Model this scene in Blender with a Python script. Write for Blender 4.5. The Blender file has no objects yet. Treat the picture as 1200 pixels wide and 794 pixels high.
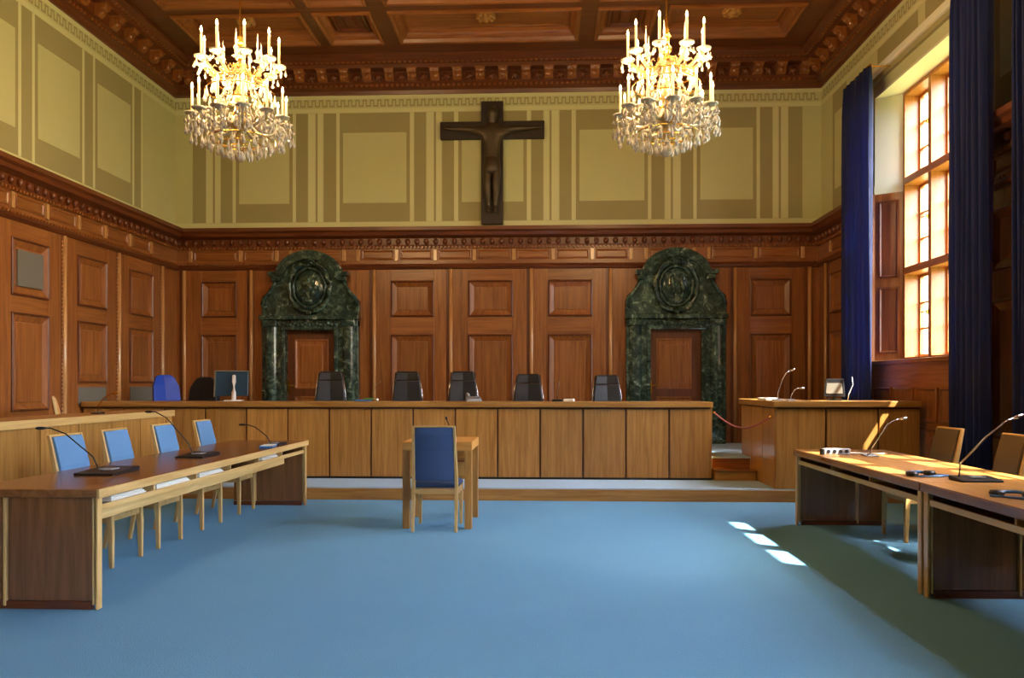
import bpy, bmesh, math, random
from mathutils import Vector, Matrix
random.seed(7)
PI = math.pi
SC = bpy.context.scene
COL = SC.collection

# ------------------------------------------------------------------ camera, sky, sun, exposure
cam = bpy.data.cameras.new('camera')
camo = bpy.data.objects.new('camera', cam)
COL.objects.link(camo)
camo.location = (0, 0, 1.46)
camo.rotation_euler = (PI / 2, 0, math.atan(40 / 930))
cam.sensor_fit = 'HORIZONTAL'
cam.sensor_width = 36.0
cam.lens = 36.0 * 930 / 1200
cam.shift_y = 53 / 1200
cam.clip_start = 0.05
cam.clip_end = 500
SC.camera = camo

SUN_DIR = Vector((-0.617, 0.335, -1.0)).normalized()
world = bpy.data.worlds.new('world')
SC.world = world
world.use_nodes = True
wn = world.node_tree
wn.nodes.clear()
sky = wn.nodes.new('ShaderNodeTexSky')
sky.sky_type = 'NISHITA'
sky.sun_disc = False
sky.sun_elevation = math.asin(-SUN_DIR.z)
sky.sun_rotation = math.atan2(-SUN_DIR.x, -SUN_DIR.y)
sky.air_density = 1.0
sky.dust_density = 3.0
bg = wn.nodes.new('ShaderNodeBackground')
bg.inputs['Strength'].default_value = 3.4
wo = wn.nodes.new('ShaderNodeOutputWorld')
wn.links.new(sky.outputs[0], bg.inputs['Color'])
wn.links.new(bg.outputs[0], wo.inputs['Surface'])

sun = bpy.data.lights.new('sun', 'SUN')
sun.energy = 30.0
sun.color = (1.0, 0.93, 0.80)
sun.angle = math.radians(0.5)
suno = bpy.data.objects.new('sun', sun)
COL.objects.link(suno)
suno.location = (20, -10, 30)
suno.rotation_euler = SUN_DIR.to_track_quat('-Z', 'Y').to_euler()

SC.view_settings.view_transform = 'Standard'
SC.view_settings.look = 'None'
SC.view_settings.gamma = 1.0
SC.view_settings.use_curve_mapping = False
SC.view_settings.exposure = 0.44
SC.cycles.max_bounces = 10
SC.cycles.diffuse_bounces = 6
SC.cycles.glossy_bounces = 4
SC.cycles.transmission_bounces = 6
SC.cycles.transparent_max_bounces = 12
SC.cycles.sample_clamp_indirect = 4.0
SC.cycles.caustics_reflective = False
SC.cycles.caustics_refractive = False
BULB_W = 10.0

# ------------------------------------------------------------------ room measures (metres)
XL, XR, YB, YF = -6.62, 4.74, 13.9, -5.0
XC = (XL + XR) / 2
ZC = 7.10            # underside of the ceiling
ZP = 6.56            # foot of the ceiling cornice
ZW = 4.19            # top of the wainscot
DAIS, PLAT = 0.45, 0.16
WINS = [(8.94, 11.67), (4.47, 7.20), (-0.7, 2.03), (-4.8, -2.07)]
WZ0, WZ1 = 1.79, 5.60
SPL = 0.20            # splay of the window reveals


# ------------------------------------------------------------------ materials
def srgb(r, g, b):
    def c(v):
        v /= 255.0
        return v / 12.92 if v <= 0.04045 else ((v + 0.055) / 1.055) ** 2.4
    return (c(r), c(g), c(b), 1.0)


def new_mat(name):
    m = bpy.data.materials.new(name)
    m.use_nodes = True
    nt = m.node_tree
    return m, nt, nt.nodes['Principled BSDF']


def mixrgb(nt, a, b, fac=None, mode='MIX'):
    n = nt.nodes.new('ShaderNodeMix')
    n.data_type = 'RGBA'
    n.blend_type = mode
    for sock, v in ((n.inputs[6], a), (n.inputs[7], b), (n.inputs[0], fac)):
        if v is None:
            continue
        if hasattr(v, 'links'):
            nt.links.new(v, sock)
        else:
            sock.default_value = v
    return n.outputs[2]


def plain(name, col, rough=0.5, metal=0.0, spec=0.5, noise=0.0, nscale=30, bump=0.0):
    m, nt, p = new_mat(name)
    p.inputs['Base Color'].default_value = col
    p.inputs['Roughness'].default_value = rough
    p.inputs['Metallic'].default_value = metal
    p.inputs['Specular IOR Level'].default_value = spec
    if noise or bump:
        tc = nt.nodes.new('ShaderNodeNewGeometry')
        nz = nt.nodes.new('ShaderNodeTexNoise')
        nz.inputs['Scale'].default_value = nscale
        nz.inputs['Detail'].default_value = 4
        nt.links.new(tc.outputs['Position'], nz.inputs['Vector'])
        if noise:
            d = tuple(c * (1 - noise) for c in col[:3]) + (1,)
            l = tuple(min(1, c * (1 + noise)) for c in col[:3]) + (1,)
            nt.links.new(mixrgb(nt, d, l, nz.outputs['Fac']), p.inputs['Base Color'])
        if bump:
            bp = nt.nodes.new('ShaderNodeBump')
            bp.inputs['Strength'].default_value = bump
            bp.inputs['Distance'].default_value = 0.01
            nt.links.new(nz.outputs['Fac'], bp.inputs['Height'])
            nt.links.new(bp.outputs[0], p.inputs['Normal'])
    return m


def wood(name, c1, c2, axis='z', rough=0.38, var=0.16, scale=1.0, coat=0.0):
    """grain stretched along one world axis, shifted and toned piece by piece"""
    m, nt, p = new_mat(name)
    g = nt.nodes.new('ShaderNodeNewGeometry')
    oi = nt.nodes.new('ShaderNodeObjectInfo')
    add = nt.nodes.new('ShaderNodeVectorMath')
    add.operation = 'ADD'
    mul = nt.nodes.new('ShaderNodeMath')
    mul.operation = 'MULTIPLY'
    mul.inputs[1].default_value = 37.0
    nt.links.new(oi.outputs['Random'], mul.inputs[0])
    nt.links.new(g.outputs['Position'], add.inputs[0])
    nt.links.new(mul.outputs[0], add.inputs[1])
    mp = nt.nodes.new('ShaderNodeMapping')
    s = {'x': (1.2, 22, 22), 'y': (22, 1.2, 22), 'z': (22, 22, 1.2)}[axis]
    mp.inputs['Scale'].default_value = tuple(v * scale for v in s)
    nt.links.new(add.outputs[0], mp.inputs['Vector'])
    nz = nt.nodes.new('ShaderNodeTexNoise')
    nz.inputs['Scale'].default_value = 1.0
    nz.inputs['Detail'].default_value = 6
    nz.inputs['Roughness'].default_value = 0.62
    nz.inputs['Distortion'].default_value = 0.6
    nt.links.new(mp.outputs[0], nz.inputs['Vector'])
    ramp = nt.nodes.new('ShaderNodeValToRGB')
    ramp.color_ramp.elements[0].position = 0.3
    ramp.color_ramp.elements[0].color = c1
    ramp.color_ramp.elements[1].position = 0.72
    ramp.color_ramp.elements[1].color = c2
    nt.links.new(nz.outputs['Fac'], ramp.inputs[0])
    hs = nt.nodes.new('ShaderNodeHueSaturation')
    mr = nt.nodes.new('ShaderNodeMapRange')
    mr.inputs['To Min'].default_value = 1 - var
    mr.inputs['To Max'].default_value = 1 + var
    nt.links.new(oi.outputs['Random'], mr.inputs['Value'])
    nt.links.new(mr.outputs[0], hs.inputs['Value'])
    nt.links.new(ramp.outputs[0], hs.inputs['Color'])
    nt.links.new(hs.outputs[0], p.inputs['Base Color'])
    p.inputs['Roughness'].default_value = rough
    p.inputs['Coat Weight'].default_value = coat
    p.inputs['Coat Roughness'].default_value = 0.25
    bp = nt.nodes.new('ShaderNodeBump')
    bp.inputs['Strength'].default_value = 0.08
    bp.inputs['Distance'].default_value = 0.004
    nt.links.new(nz.outputs['Fac'], bp.inputs['Height'])
    nt.links.new(bp.outputs[0], p.inputs['Normal'])
    return m


M = {}
for ax in 'xyz':
    M['wain_' + ax] = wood('wainscot oak ' + ax, srgb(118, 66, 27), srgb(168, 106, 50), ax, 0.34, 0.12, coat=0.2)
    M['dark_' + ax] = wood('dark oak ' + ax, srgb(82, 40, 18), srgb(122, 66, 30), ax, 0.38, 0.08, coat=0.12)
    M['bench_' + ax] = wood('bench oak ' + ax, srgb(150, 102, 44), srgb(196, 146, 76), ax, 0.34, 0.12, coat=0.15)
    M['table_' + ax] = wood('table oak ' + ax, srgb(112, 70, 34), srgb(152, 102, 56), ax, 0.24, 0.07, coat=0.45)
    M['pale_' + ax] = wood('pale oak edge ' + ax, srgb(190, 150, 86), srgb(222, 188, 124), ax, 0.35, 0.05, coat=0.1)
    M['frame_' + ax] = wood('window oak ' + ax, srgb(150, 90, 34), srgb(190, 126, 56), ax, 0.35, 0.05)
    M['honey_' + ax] = wood('honey pine ' + ax, srgb(196, 132, 58), srgb(224, 168, 88), ax, 0.35, 0.05)
M['plaster'] = plain('plaster cream', srgb(205, 206, 150), 0.85, noise=0.04, nscale=3)
M['taupe'] = plain('plaster taupe', srgb(166, 159, 110), 0.85, noise=0.04, nscale=3)
M['line'] = plain('plaster pale line', srgb(220, 221, 168), 0.85)
M['cream'] = plain('reveal cream', srgb(232, 236, 210), 0.7)
M['brass'] = plain('brass', srgb(205, 150, 60), 0.25, 1.0)
M['gold'] = plain('gilt brass', srgb(240, 190, 80), 0.22, 1.0)
M['chrome'] = plain('brushed steel', srgb(200, 200, 205), 0.25, 1.0)
M['black'] = plain('black plastic', srgb(22, 22, 25), 0.4)
M['leather'] = plain('black leather', srgb(15, 16, 20), 0.38, bump=0.2, nscale=160)
M['leather2'] = plain('charcoal leather', srgb(25, 27, 33), 0.38, bump=0.2, nscale=160)
M['fabric'] = plain('blue chair fabric', srgb(92, 138, 184), 0.9, noise=0.12, nscale=220, bump=0.2)
M['fabric_navy'] = plain('slate blue chair fabric', srgb(62, 84, 124), 0.9, noise=0.12, nscale=220, bump=0.2)
M['fabric_in_shade'] = plain('shade-toned taupe chair fabric', srgb(96, 82, 62), 0.9, noise=0.12, nscale=220, bump=0.2)  # blue chair fabric with its warm shade put into the colour
M['royal'] = plain('royal blue shell', srgb(24, 70, 190), 0.45)
M['white'] = plain('white plastic', srgb(235, 235, 232), 0.4)
M['paper'] = plain('paper', srgb(238, 238, 228), 0.8)
M['silver'] = plain('grey plastic', srgb(150, 155, 162), 0.4)
M['screen'] = plain('monitor back', srgb(40, 62, 78), 0.2)
M['bluething'] = plain('blue plastic', srgb(50, 110, 175), 0.4)
M['grille'] = plain('grey grille', srgb(112, 108, 96), 0.6)
M['crossw'] = plain('black stained wood', srgb(46, 34, 27), 0.55, noise=0.25, nscale=12)
M['bronze'] = plain('dark bronze', srgb(80, 68, 50), 0.42, 0.45, noise=0.2, nscale=18)
M['rope'] = plain('red cord', srgb(170, 96, 92), 0.8, noise=0.3, nscale=90)
M['candle'] = plain('candle sleeve', srgb(206, 188, 146), 0.5)
M['stone'] = plain('pale render', srgb(196, 190, 176), 0.9, noise=0.08, nscale=2)
M['leaf'] = plain('leaf green', srgb(84, 116, 52), 0.7, noise=0.3, nscale=6)
M['bark'] = plain('bark', srgb(90, 70, 52), 0.9, noise=0.3, nscale=12)
M['lawn'] = plain('lawn', srgb(110, 128, 78), 0.95, noise=0.2, nscale=0.6)


def carpet():
    m, nt, p = new_mat('blue carpet')
    g = nt.nodes.new('ShaderNodeNewGeometry')
    n1 = nt.nodes.new('ShaderNodeTexNoise')
    n1.inputs['Scale'].default_value = 0.9
    n1.inputs['Detail'].default_value = 5
    n2 = nt.nodes.new('ShaderNodeTexNoise')
    n2.inputs['Scale'].default_value = 120
    n2.inputs['Detail'].default_value = 3
    for n in (n1, n2):
        nt.links.new(g.outputs['Position'], n.inputs['Vector'])
    a = mixrgb(nt, srgb(108, 164, 202), srgb(128, 182, 216), n1.outputs['Fac'])
    b = mixrgb(nt, a, srgb(90, 146, 188), n2.outputs['Fac'])
    nt.links.new(b, p.inputs['Base Color'])
    p.inputs['Roughness'].default_value = 0.95
    p.inputs['Specular IOR Level'].default_value = 0.15
    bp = nt.nodes.new('ShaderNodeBump')
    bp.inputs['Strength'].default_value = 0.35
    bp.inputs['Distance'].default_value = 0.01
    nt.links.new(n2.outputs['Fac'], bp.inputs['Height'])
    nt.links.new(bp.outputs[0], p.inputs['Normal'])
    return m


def marble():
    m, nt, p = new_mat('green marble')
    g = nt.nodes.new('ShaderNodeNewGeometry')
    n1 = nt.nodes.new('ShaderNodeTexNoise')
    n1.inputs['Scale'].default_value = 5.5
    n1.inputs['Detail'].default_value = 9
    n1.inputs['Roughness'].default_value = 0.7
    n1.inputs['Distortion'].default_value = 1.6
    nt.links.new(g.outputs['Position'], n1.inputs['Vector'])
    r = nt.nodes.new('ShaderNodeValToRGB')
    e = r.color_ramp.elements
    e[0].position, e[0].color = 0.32, srgb(18, 28, 28)
    e[1].position, e[1].color = 0.50, srgb(44, 66, 58)
    x = e.new(0.62)
    x.color = srgb(92, 116, 98)
    x = e.new(0.68)
    x.color = srgb(190, 204, 188)
    x = e.new(0.74)
    x.color = srgb(46, 60, 52)
    nt.links.new(n1.outputs['Fac'], r.inputs[0])
    nt.links.new(r.outputs[0], p.inputs['Base Color'])
    p.inputs['Roughness'].default_value = 0.12
    return m


def curtain_mat():
    m, nt, p = new_mat('navy velvet')
    p.inputs['Base Color'].default_value = srgb(10, 30, 84)
    p.inputs['Roughness'].default_value = 0.75
    p.inputs['Sheen Weight'].default_value = 0.1
    tr = nt.nodes.new('ShaderNodeBsdfTranslucent')
    tr.inputs['Color'].default_value = srgb(20, 90, 190)
    mx = nt.nodes.new('ShaderNodeMixShader')
    mx.inputs[0].default_value = 0.25
    nt.links.new(p.outputs[0], mx.inputs[1])
    nt.links.new(tr.outputs[0], mx.inputs[2])
    nt.links.new(mx.outputs[0], nt.nodes['Material Output'].inputs['Surface'])
    return m


def pane_mat():
    m, nt, p = new_mat('window glass')
    tr = nt.nodes.new('ShaderNodeBsdfTransparent')
    gl = nt.nodes.new('ShaderNodeBsdfGlossy')
    gl.inputs['Roughness'].default_value = 0.02
    mx = nt.nodes.new('ShaderNodeMixShader')
    mx.inputs[0].default_value = 0.05
    nt.links.new(tr.outputs[0], mx.inputs[1])
    nt.links.new(gl.outputs[0], mx.inputs[2])
    nt.links.new(mx.outputs[0], nt.nodes['Material Output'].inputs['Surface'])
    return m


def crystal_mat(name='crystal', col=(.96, .91, .78, 1), tr=.5):
    m, nt, p = new_mat(name)
    p.inputs['Base Color'].default_value = col
    p.inputs['Roughness'].default_value = 0.08
    p.inputs['Transmission Weight'].default_value = tr
    p.inputs['IOR'].default_value = 1.5
    p.inputs['Specular IOR Level'].default_value = 0.9
    return m


def glow_mat(name, col, st):
    m, nt, p = new_mat(name)
    p.inputs['Base Color'].default_value = col
    p.inputs['Emission Color'].default_value = col
    p.inputs['Emission Strength'].default_value = st
    return m


M['carpet'] = carpet()
M['carpet_pale'] = plain('pale blue platform carpet', srgb(164, 200, 230), 0.9, noise=0.08, nscale=100)
M['strip'] = wood('polished bead oak with painted highlight', srgb(176, 124, 72), srgb(212, 164, 108), 'z', 0.2, 0.05, coat=0.5)  # lighter oak tone: window highlight on the half-rounds put into the colour
M['marble'] = marble()
M['curtain'] = curtain_mat()
M['glass'] = pane_mat()
M['crystal'] = crystal_mat()
M['amber'] = crystal_mat('amber crystal', (.80, .56, .24, 1), .6)
M['bulb'] = glow_mat('lit candle bulb', (1.0, 0.78, 0.42, 1), 14.0)


# ------------------------------------------------------------------ mesh helpers
class MB:
    def __init__(self, tf=None):
        self.v, self.f, self.tf = [], [], tf

    def P(self, x, y, z):
        self.v.append(self.tf(x, y, z) if self.tf else (x, y, z))
        return len(self.v) - 1

    def box(self, x0, x1, y0, y1, z0, z1):
        i = [self.P(x, y, z) for x in (x0, x1) for y in (y0, y1) for z in (z0, z1)]
        for q in ((0, 1, 3, 2), (4, 6, 7, 5), (0, 4, 5, 1), (2, 3, 7, 6), (0, 2, 6, 4), (1, 5, 7, 3)):
            self.f.append([i[k] for k in q])
        return self

    def loops(self, loops, closed=True, cap0=True, cap1=True):
        """skin a list of equally long point loops"""
        ids = [[self.P(*p) for p in lp] for lp in loops]
        n = len(ids[0])
        for a, b in zip(ids[:-1], ids[1:]):
            for k in range(n if closed else n - 1):
                self.f.append([a[k], a[(k + 1) % n], b[(k + 1) % n], b[k]])
        if cap0:
            self.f.append(ids[0][::-1])
        if cap1:
            self.f.append(ids[-1])
        return self

    def prism(self, poly, a0, a1, axis='y'):
        def pt(p, a):
            return {'x': (a, p[0], p[1]), 'y': (p[0], a, p[1]), 'z': (p[0], p[1], a)}[axis]
        return self.loops([[pt(p, a0) for p in poly], [pt(p, a1) for p in poly]])

    def rings(self, u0, u1, v0, v1, prof, cap=True):
        """nested rectangles (inset, height) in a wall's own u, v, w"""
        lp = []
        for ins, w in prof:
            lp.append([(u0 + ins, v0 + ins, w), (u1 - ins, v0 + ins, w), (u1 - ins, v1 - ins, w), (u0 + ins, v1 - ins, w)])
        return self.loops(lp, cap0=False, cap1=cap)

    def tube(self, pts, r, n=6, caps=True):
        pts = [Vector(p) for p in pts]
        rs = r if isinstance(r, (list, tuple)) else [r] * len(pts)
        lp = []
        up = Vector((0, 0, 1))
        for k, p in enumerate(pts):
            d = (pts[min(k + 1, len(pts) - 1)] - pts[max(k - 1, 0)]).normalized()
            a = up if abs(d.dot(up)) < 0.95 else Vector((0, 1, 0))
            s = d.cross(a).normalized()
            t = s.cross(d).normalized()
            lp.append([tuple(p + rs[k] * (math.cos(2 * PI * j / n) * s + math.sin(2 * PI * j / n) * t)) for j in range(n)])
        return self.loops(lp, cap0=caps, cap1=caps)

    def lathe(self, prof, n=12, c=(0, 0)):
        lp = []
        for r, z in prof:
            lp.append([(c[0] + max(r, 1e-4) * math.cos(2 * PI * j / n), c[1] + max(r, 1e-4) * math.sin(2 * PI * j / n), z) for j in range(n)])
        return self.loops(lp)

    def ball(self, c, rx, ry=None, rz=None, n=8, m=5):
        ry = ry or rx
        rz = rz or rx
        lp = []
        for i in range(m + 1):
            a = -PI / 2 + PI * (0.04 + 0.92 * i / m)
            lp.append([(c[0] + rx * math.cos(a) * math.cos(2 * PI * j / n), c[1] + ry * math.cos(a) * math.sin(2 * PI * j / n), c[2] + rz * math.sin(a)) for j in range(n)])
        return self.loops(lp)

    def mesh(self, name, smooth=False):
        me = bpy.data.meshes.new(name)
        me.from_pydata(self.v, [], self.f)
        bm = bmesh.new()
        bm.from_mesh(me)
        bmesh.ops.recalc_face_normals(bm, faces=bm.faces)
        bm.to_mesh(me)
        bm.free()
        if smooth:
            me.polygons.foreach_set('use_smooth', [True] * len(me.polygons))
        return me

    def build(self, name, mat, parent=None, smooth=False, bevel=0.0, seg=2):
        me = self.mesh(name, smooth)
        me.materials.append(M[mat] if isinstance(mat, str) else mat)
        return place(name, me, parent, bevel=bevel, seg=seg)


def place(name, me, parent=None, loc=(0, 0, 0), rot=(0, 0, 0), bevel=0.0, seg=2):
    o = bpy.data.objects.new(name, me)
    COL.objects.link(o)
    o.location = loc
    o.rotation_euler = rot
    if parent:
        o.parent = parent
    if bevel:
        b = o.modifiers.new('edge', 'BEVEL')
        b.width = bevel
        b.segments = seg
        b.limit_method = 'ANGLE'
    return o


def tag(o, label, cat, group=None):
    o['label'] = label
    o['category'] = cat
    if group:
        o['group'] = group
    return o


def thing(name, label, cat, loc=(0, 0, 0), rz=0.0, group=None):
    o = bpy.data.objects.new(name, None)
    COL.objects.link(o)
    o.location = loc
    o.rotation_euler = (0, 0, rz)
    o.empty_display_size = 0.1
    return tag(o, label, cat, group)


def struct(o):
    o['kind'] = 'structure'
    return o


def copy_tree(o, parent=None):
    c = o.copy()
    COL.objects.link(c)
    c.parent = parent
    for ch in list(o.children):
        copy_tree(ch, c)
    return c


def W_back(u, v, w):
    return (u, YB - w, v)


def W_left(u, v, w):
    return (XL + w, u, v)


def W_right(u, v, w):
    return (XR - w, u, v)


def slab(tf, u0, u1, v0, v1, w0, w1):
    return MB(tf).box(u0, u1, v0, v1, w0, w1)


# ------------------------------------------------------------------ room shell
struct(MB().box(XL - .3, XR + .7, YF - .3, YB + .3, -.2, 0).build('floor', 'carpet'))
wall_back = struct(MB().box(XL - .3, XR + .7, YB, YB + .3, 0, 7.5).build('wall_back', 'plaster'))
wall_left = struct(MB().box(XL - .3, XL, YF, YB, 0, 7.5).build('wall_left', 'plaster'))
struct(MB().box(XL - .3, XR + .7, YF - .3, YF, 0, 7.5).build('wall_front', 'plaster'))
mb = MB()
XO = XR + 0.66                       # outer face of the window wall
mb.box(XR, XO, YF, YB, 0, WZ0).box(XR, XO, YF, YB, WZ1, 7.5)
ys = [YB] + [v for a, b in WINS for v in (b, a)] + [YF]
for k in range(0, len(ys), 2):
    mb.box(XR, XO, ys[k + 1], ys[k], WZ0, WZ1)
wall_right = struct(mb.build('wall_right', 'plaster'))

# ---- painted decoration on the plaster
Z0P, Z1P = ZW + 0.02, ZP


def painted(wall, tf, u0, u1, v0, v1, mat, name, w=0.003):
    slab(tf, u0, u1, v0, v1, 0, w).build(name, mat, wall)


S = 0.01505
off = [('line', 40, 45), ('taupe', 45, 59), ('line', 60, 66), ('taupe', 66.5, 68.5), ('line', 69, 77), ('taupe', 78, 92), ('line', 92, 97),
       ('line', 180, 184), ('taupe', 184, 199), ('line', 200, 206), ('taupe', 206.5, 208.5), ('line', 209, 217), ('taupe', 218, 232), ('line', 232, 236),
       ('line', 304, 308), ('taupe', 308, 322), ('line', 323, 329), ('taupe', 329.5, 331.5), ('line', 332, 340), ('taupe', 340, 356)]
for sgn in (-1, 1):
    for mat, a, b in off:
        u = sorted((XC + sgn * a * S, XC + sgn * b * S))
        painted(wall_back, W_back, u[0], u[1], 4.33, 6.25, mat, 'painted_stripe')
pans = [(-40, 40), (97, 180), (-180, -97), (236, 304), (-304, -236)]
for a, b in pans:
    painted(wall_back, W_back, XC + a * S, XC + b * S, 4.33, 6.25, 'taupe', 'painted_panel')
    painted(wall_back, W_back, XC + (a + 4) * S, XC + (b - 4) * S, 4.66, 5.90, 'plaster', 'panel_field', 0.006)
for wl, tf, a, b in ((wall_back, W_back, XL, XR), (wall_left, W_left, YF, YB), (wall_right, W_right, YF, YB)):
    for p, q in ([(a, b)] if tf is not W_right else [(ys[k + 1], ys[k]) for k in range(0, len(ys), 2)]):
        painted(wl, tf, p, q, 4.19, 4.32, 'line', 'painted_border')
    painted(wl, tf, a, b, 6.26, 6.33, 'line', 'painted_border')
    painted(wl, tf, a, b, 6.50, 6.57, 'line', 'painted_border')
    mb = MB(tf)
    n = int((b - a) / 0.13)
    for k in range(n):                       # meander border
        u = a + k * 0.13
        mb.box(u, u + .075, 6.46, 6.485, 0, .003).box(u, u + .018, 6.36, 6.46, 0, .003).box(u + .057, u + .075, 6.36, 6.46, 0, .003)
        mb.box(u + .075, u + .13, 6.36, 6.385, 0, .003)
    o = mb.build('meander_border', 'taupe', wl)
    o['kind'] = 'stuff'
for k in range(10):
    y1 = 12.43 - k * 1.375                    # far edge of a painted field
    if y1 < YF + 1.5:
        break
    painted(wall_left, W_left, y1, y1 + .06, 4.33, 6.25, 'line', 'painted_stripe')
    painted(wall_left, W_left, y1 + .06, y1 + .27, 4.33, 6.25, 'taupe', 'painted_stripe')
    painted(wall_left, W_left, y1 + .27, y1 + .33, 4.33, 6.25, 'line', 'painted_stripe')
    painted(wall_left, W_left, y1 - 1.05, y1, 4.33, 6.25, 'taupe', 'painted_panel')
    painted(wall_left, W_left, y1 - .99, y1 - .06, 4.66, 5.90, 'plaster', 'panel_field', 0.006)
for (u0, u1) in ((12.75, 13.35), (7.55, 8.6), (3.1, 4.1)):
    painted(wall_right, W_right, u0, u1, 4.33, 6.25, 'taupe', 'painted_panel')
    painted(wall_right, W_right, u0 + .1, u1 - .1, 4.66, 5.90, 'plaster', 'panel_field', 0.006)
for a, b in WINS:
    for u0, u1 in ((a + .1, a + 1.2), (a + 1.4, b - .1)):
        painted(wall_right, W_right, u0, u1, 5.98, 6.24, 'taupe', 'painted_panel')

# ---- wainscot
def wain_panel(wall, tf, u0, u1, v0, v1, w, axis='z', field='wain_'):
    q = MB(tf).rings(u0, u1, v0, v1, [(0, w), (0, w + .045), (.018, w + .052), (.032, w + .036)], False).build('wainscot_panel', 'dark_' + axis, wall)
    i = .032
    MB(tf).rings(u0 + i, u1 - i, v0 + i, v1 - i, [(0, w + .036), (.075, w + .008), (.086, w + .008)], False).build('panel_bevel', 'wain_' + axis, q)
    i = .118
    MB(tf).rings(u0 + i, u1 - i, v0 + i, v1 - i, [(0, w + .008), (.006, w + .018), (.014, w + .018)]).build('panel_field', field + axis, q)
    return q


def joinery(wall, tf, a, b, u0, u1, cuts, w=.06):
    """stiles and rails round the panels of one bay; cuts = heights (v0, v1) of its rails"""
    h = 'x' if tf is W_back else 'y'
    for p, q in ((a, u0), (u1, b)):
        slab(tf, p, q, cuts[0][0], cuts[-1][1], w, w + .03).build('stile', 'wain_z', wall, bevel=.003)
    for v0, v1 in cuts:
        slab(tf, u0 + .001, u1 - .001, v0, v1, w, w + .026).build('rail', 'wain_' + h, wall, bevel=.003)


def strip(wall, tf, u, z0, z1, beads=False, name='pilaster_strip'):
    s = slab(tf, u - .07, u + .05, z0, z1, .06, .085).build(name, 'dark_z', wall)
    pts = [(u + .015 + .036 * math.cos(a), .085 + .036 * math.sin(a)) for a in [PI * k / 6 for k in range(7)]]
    mb = MB(tf)
    mb.loops([[(p[0], z0, p[1]) for p in pts], [(p[0], z1, p[1]) for p in pts]])
    mb.build('half_round', 'strip', s, smooth=True)
    if beads:
        mb = MB(tf)
        k = z0 + .03
        while k < z1 - .03:
            mb.ball((u - .035, k, .09), .016, .02, .014, 6, 3)
            k += .055
        o = mb.build('bead_row', 'strip', s)
        o['kind'] = 'stuff'


egg = MB().ball((0, 0, 0), .045, .04, .055, 8, 5).mesh('egg', True)
egg.materials.append(M['dark_z'])


def cornice(wall, tf, a, b, name='wainscot_cornice', eggs=True, m0=0, m1=0):
    """profile swept along u; m0/m1 mitre the ends"""
    prof = [(0, 3.86), (.09, 3.86), (.10, 3.90), (.10, 4.01), (.20, 4.05), (.22, 4.10), (.26, 4.13), (.26, 4.19), (0, 4.19)]
    mb = MB(tf)
    mb.loops([[(a + m0 * w, z, w) for w, z in prof], [(b - m1 * w, z, w) for w, z in prof]])
    c = mb.build(name, 'dark_x' if tf is W_back else 'dark_y', wall)
    fr = slab(tf, a, b, 3.48, 3.86, 0, .07).build('frieze_board', 'wain_x' if tf is W_back else 'wain_y', wall)
    mb = MB(tf)
    p2 = [(.07, 3.47), (.10, 3.48), (.12, 3.52), (.10, 3.56), (.07, 3.57)]
    mb.loops([[(a, z, w) for w, z in p2], [(b, z, w) for w, z in p2]])
    mb.build('frieze_moulding', 'dark_x' if tf is W_back else 'dark_y', wall)
    if eggs:
        n = int((b - a) / .163)
        for k in range(n):
            u = a + (k + .5) * (b - a) / n
            if tf is W_left and u < 7.5:
                continue
            place('egg_ornament', egg, wall, tf(u, 3.95, .115))
    k = 0
    mb = MB(tf)
    u = a + .02
    while u < b - .05:
        mb.box(u, u + .03, 3.565, 3.59, .07, .1)
        mb.box(u, u + .035, 3.835, 3.87, .07, .12)
        u += .066
    o = mb.build('dentil_row', 'wain_x', wall)
    o['kind'] = 'stuff'
    return c


def frieze_block(wall, tf, u):
    slab(tf, u - .03, u + .03, 3.62, 3.82, .06, .10).build('frieze_block', 'strip', wall, bevel=.004)


def frieze_panel(wall, tf, u0, u1):
    MB(tf).rings(u0, u1, 3.64, 3.81, [(0, .065), (0, .082), (.015, .086), (.03, .074), (.04, .078)]).build('frieze_panel', 'wain_x' if tf is W_back else 'wain_y', wall)


# back wall
slab(W_back, XL, XR, DAIS, 3.5, 0, .06).build('wainscot_backing', 'wain_z', wall_back)
cornice(wall_back, W_back, XL, XR, m0=1, m1=1)
bst = [-6.43, -5.22, -3.03, -1.68, -0.27, 1.10, 3.24, 4.50]
for u in bst:
    strip(wall_back, W_back, u, DAIS, 3.47)
for u0, u1, ba, bb in ((-6.10, -5.46, -6.38, -5.29), (-2.72, -1.96, -2.98, -1.75), (-1.36, -.58, -1.63, -.34), (.03, .80, -.22, 1.03), (3.50, 4.20, 3.29, 4.43)):
    joinery(wall_back, W_back, ba, bb, u0, u1, ((DAIS, DAIS + .345), (2.335, 2.635), (3.275, 3.47)))
    wain_panel(wall_back, W_back, u0, u1, 2.64, 3.27, .06)
    wain_panel(wall_back, W_back, u0, u1, DAIS + .35, 2.33, .06)
bl = [-6.22, -5.44, -4.95, -4.71, -3.55, -3.27] + [XC - 2.09 + .695 * k for k in range(1, 8)]
bl = sorted(set([round(v, 2) for v in (-6.30, -5.40, -4.75, -4.50, -3.55, -3.30, -2.62, -1.94, -1.25, -.56, .12, .80, 1.47, 1.73, 2.55, 2.80, 3.60, 4.40)]))
for u in bl:
    frieze_block(wall_back, W_back, u)
for a, b in zip(bl[:-1], bl[1:]):
    if b - a > .4:
        frieze_panel(wall_back, W_back, a + .06, b - .06)
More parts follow.
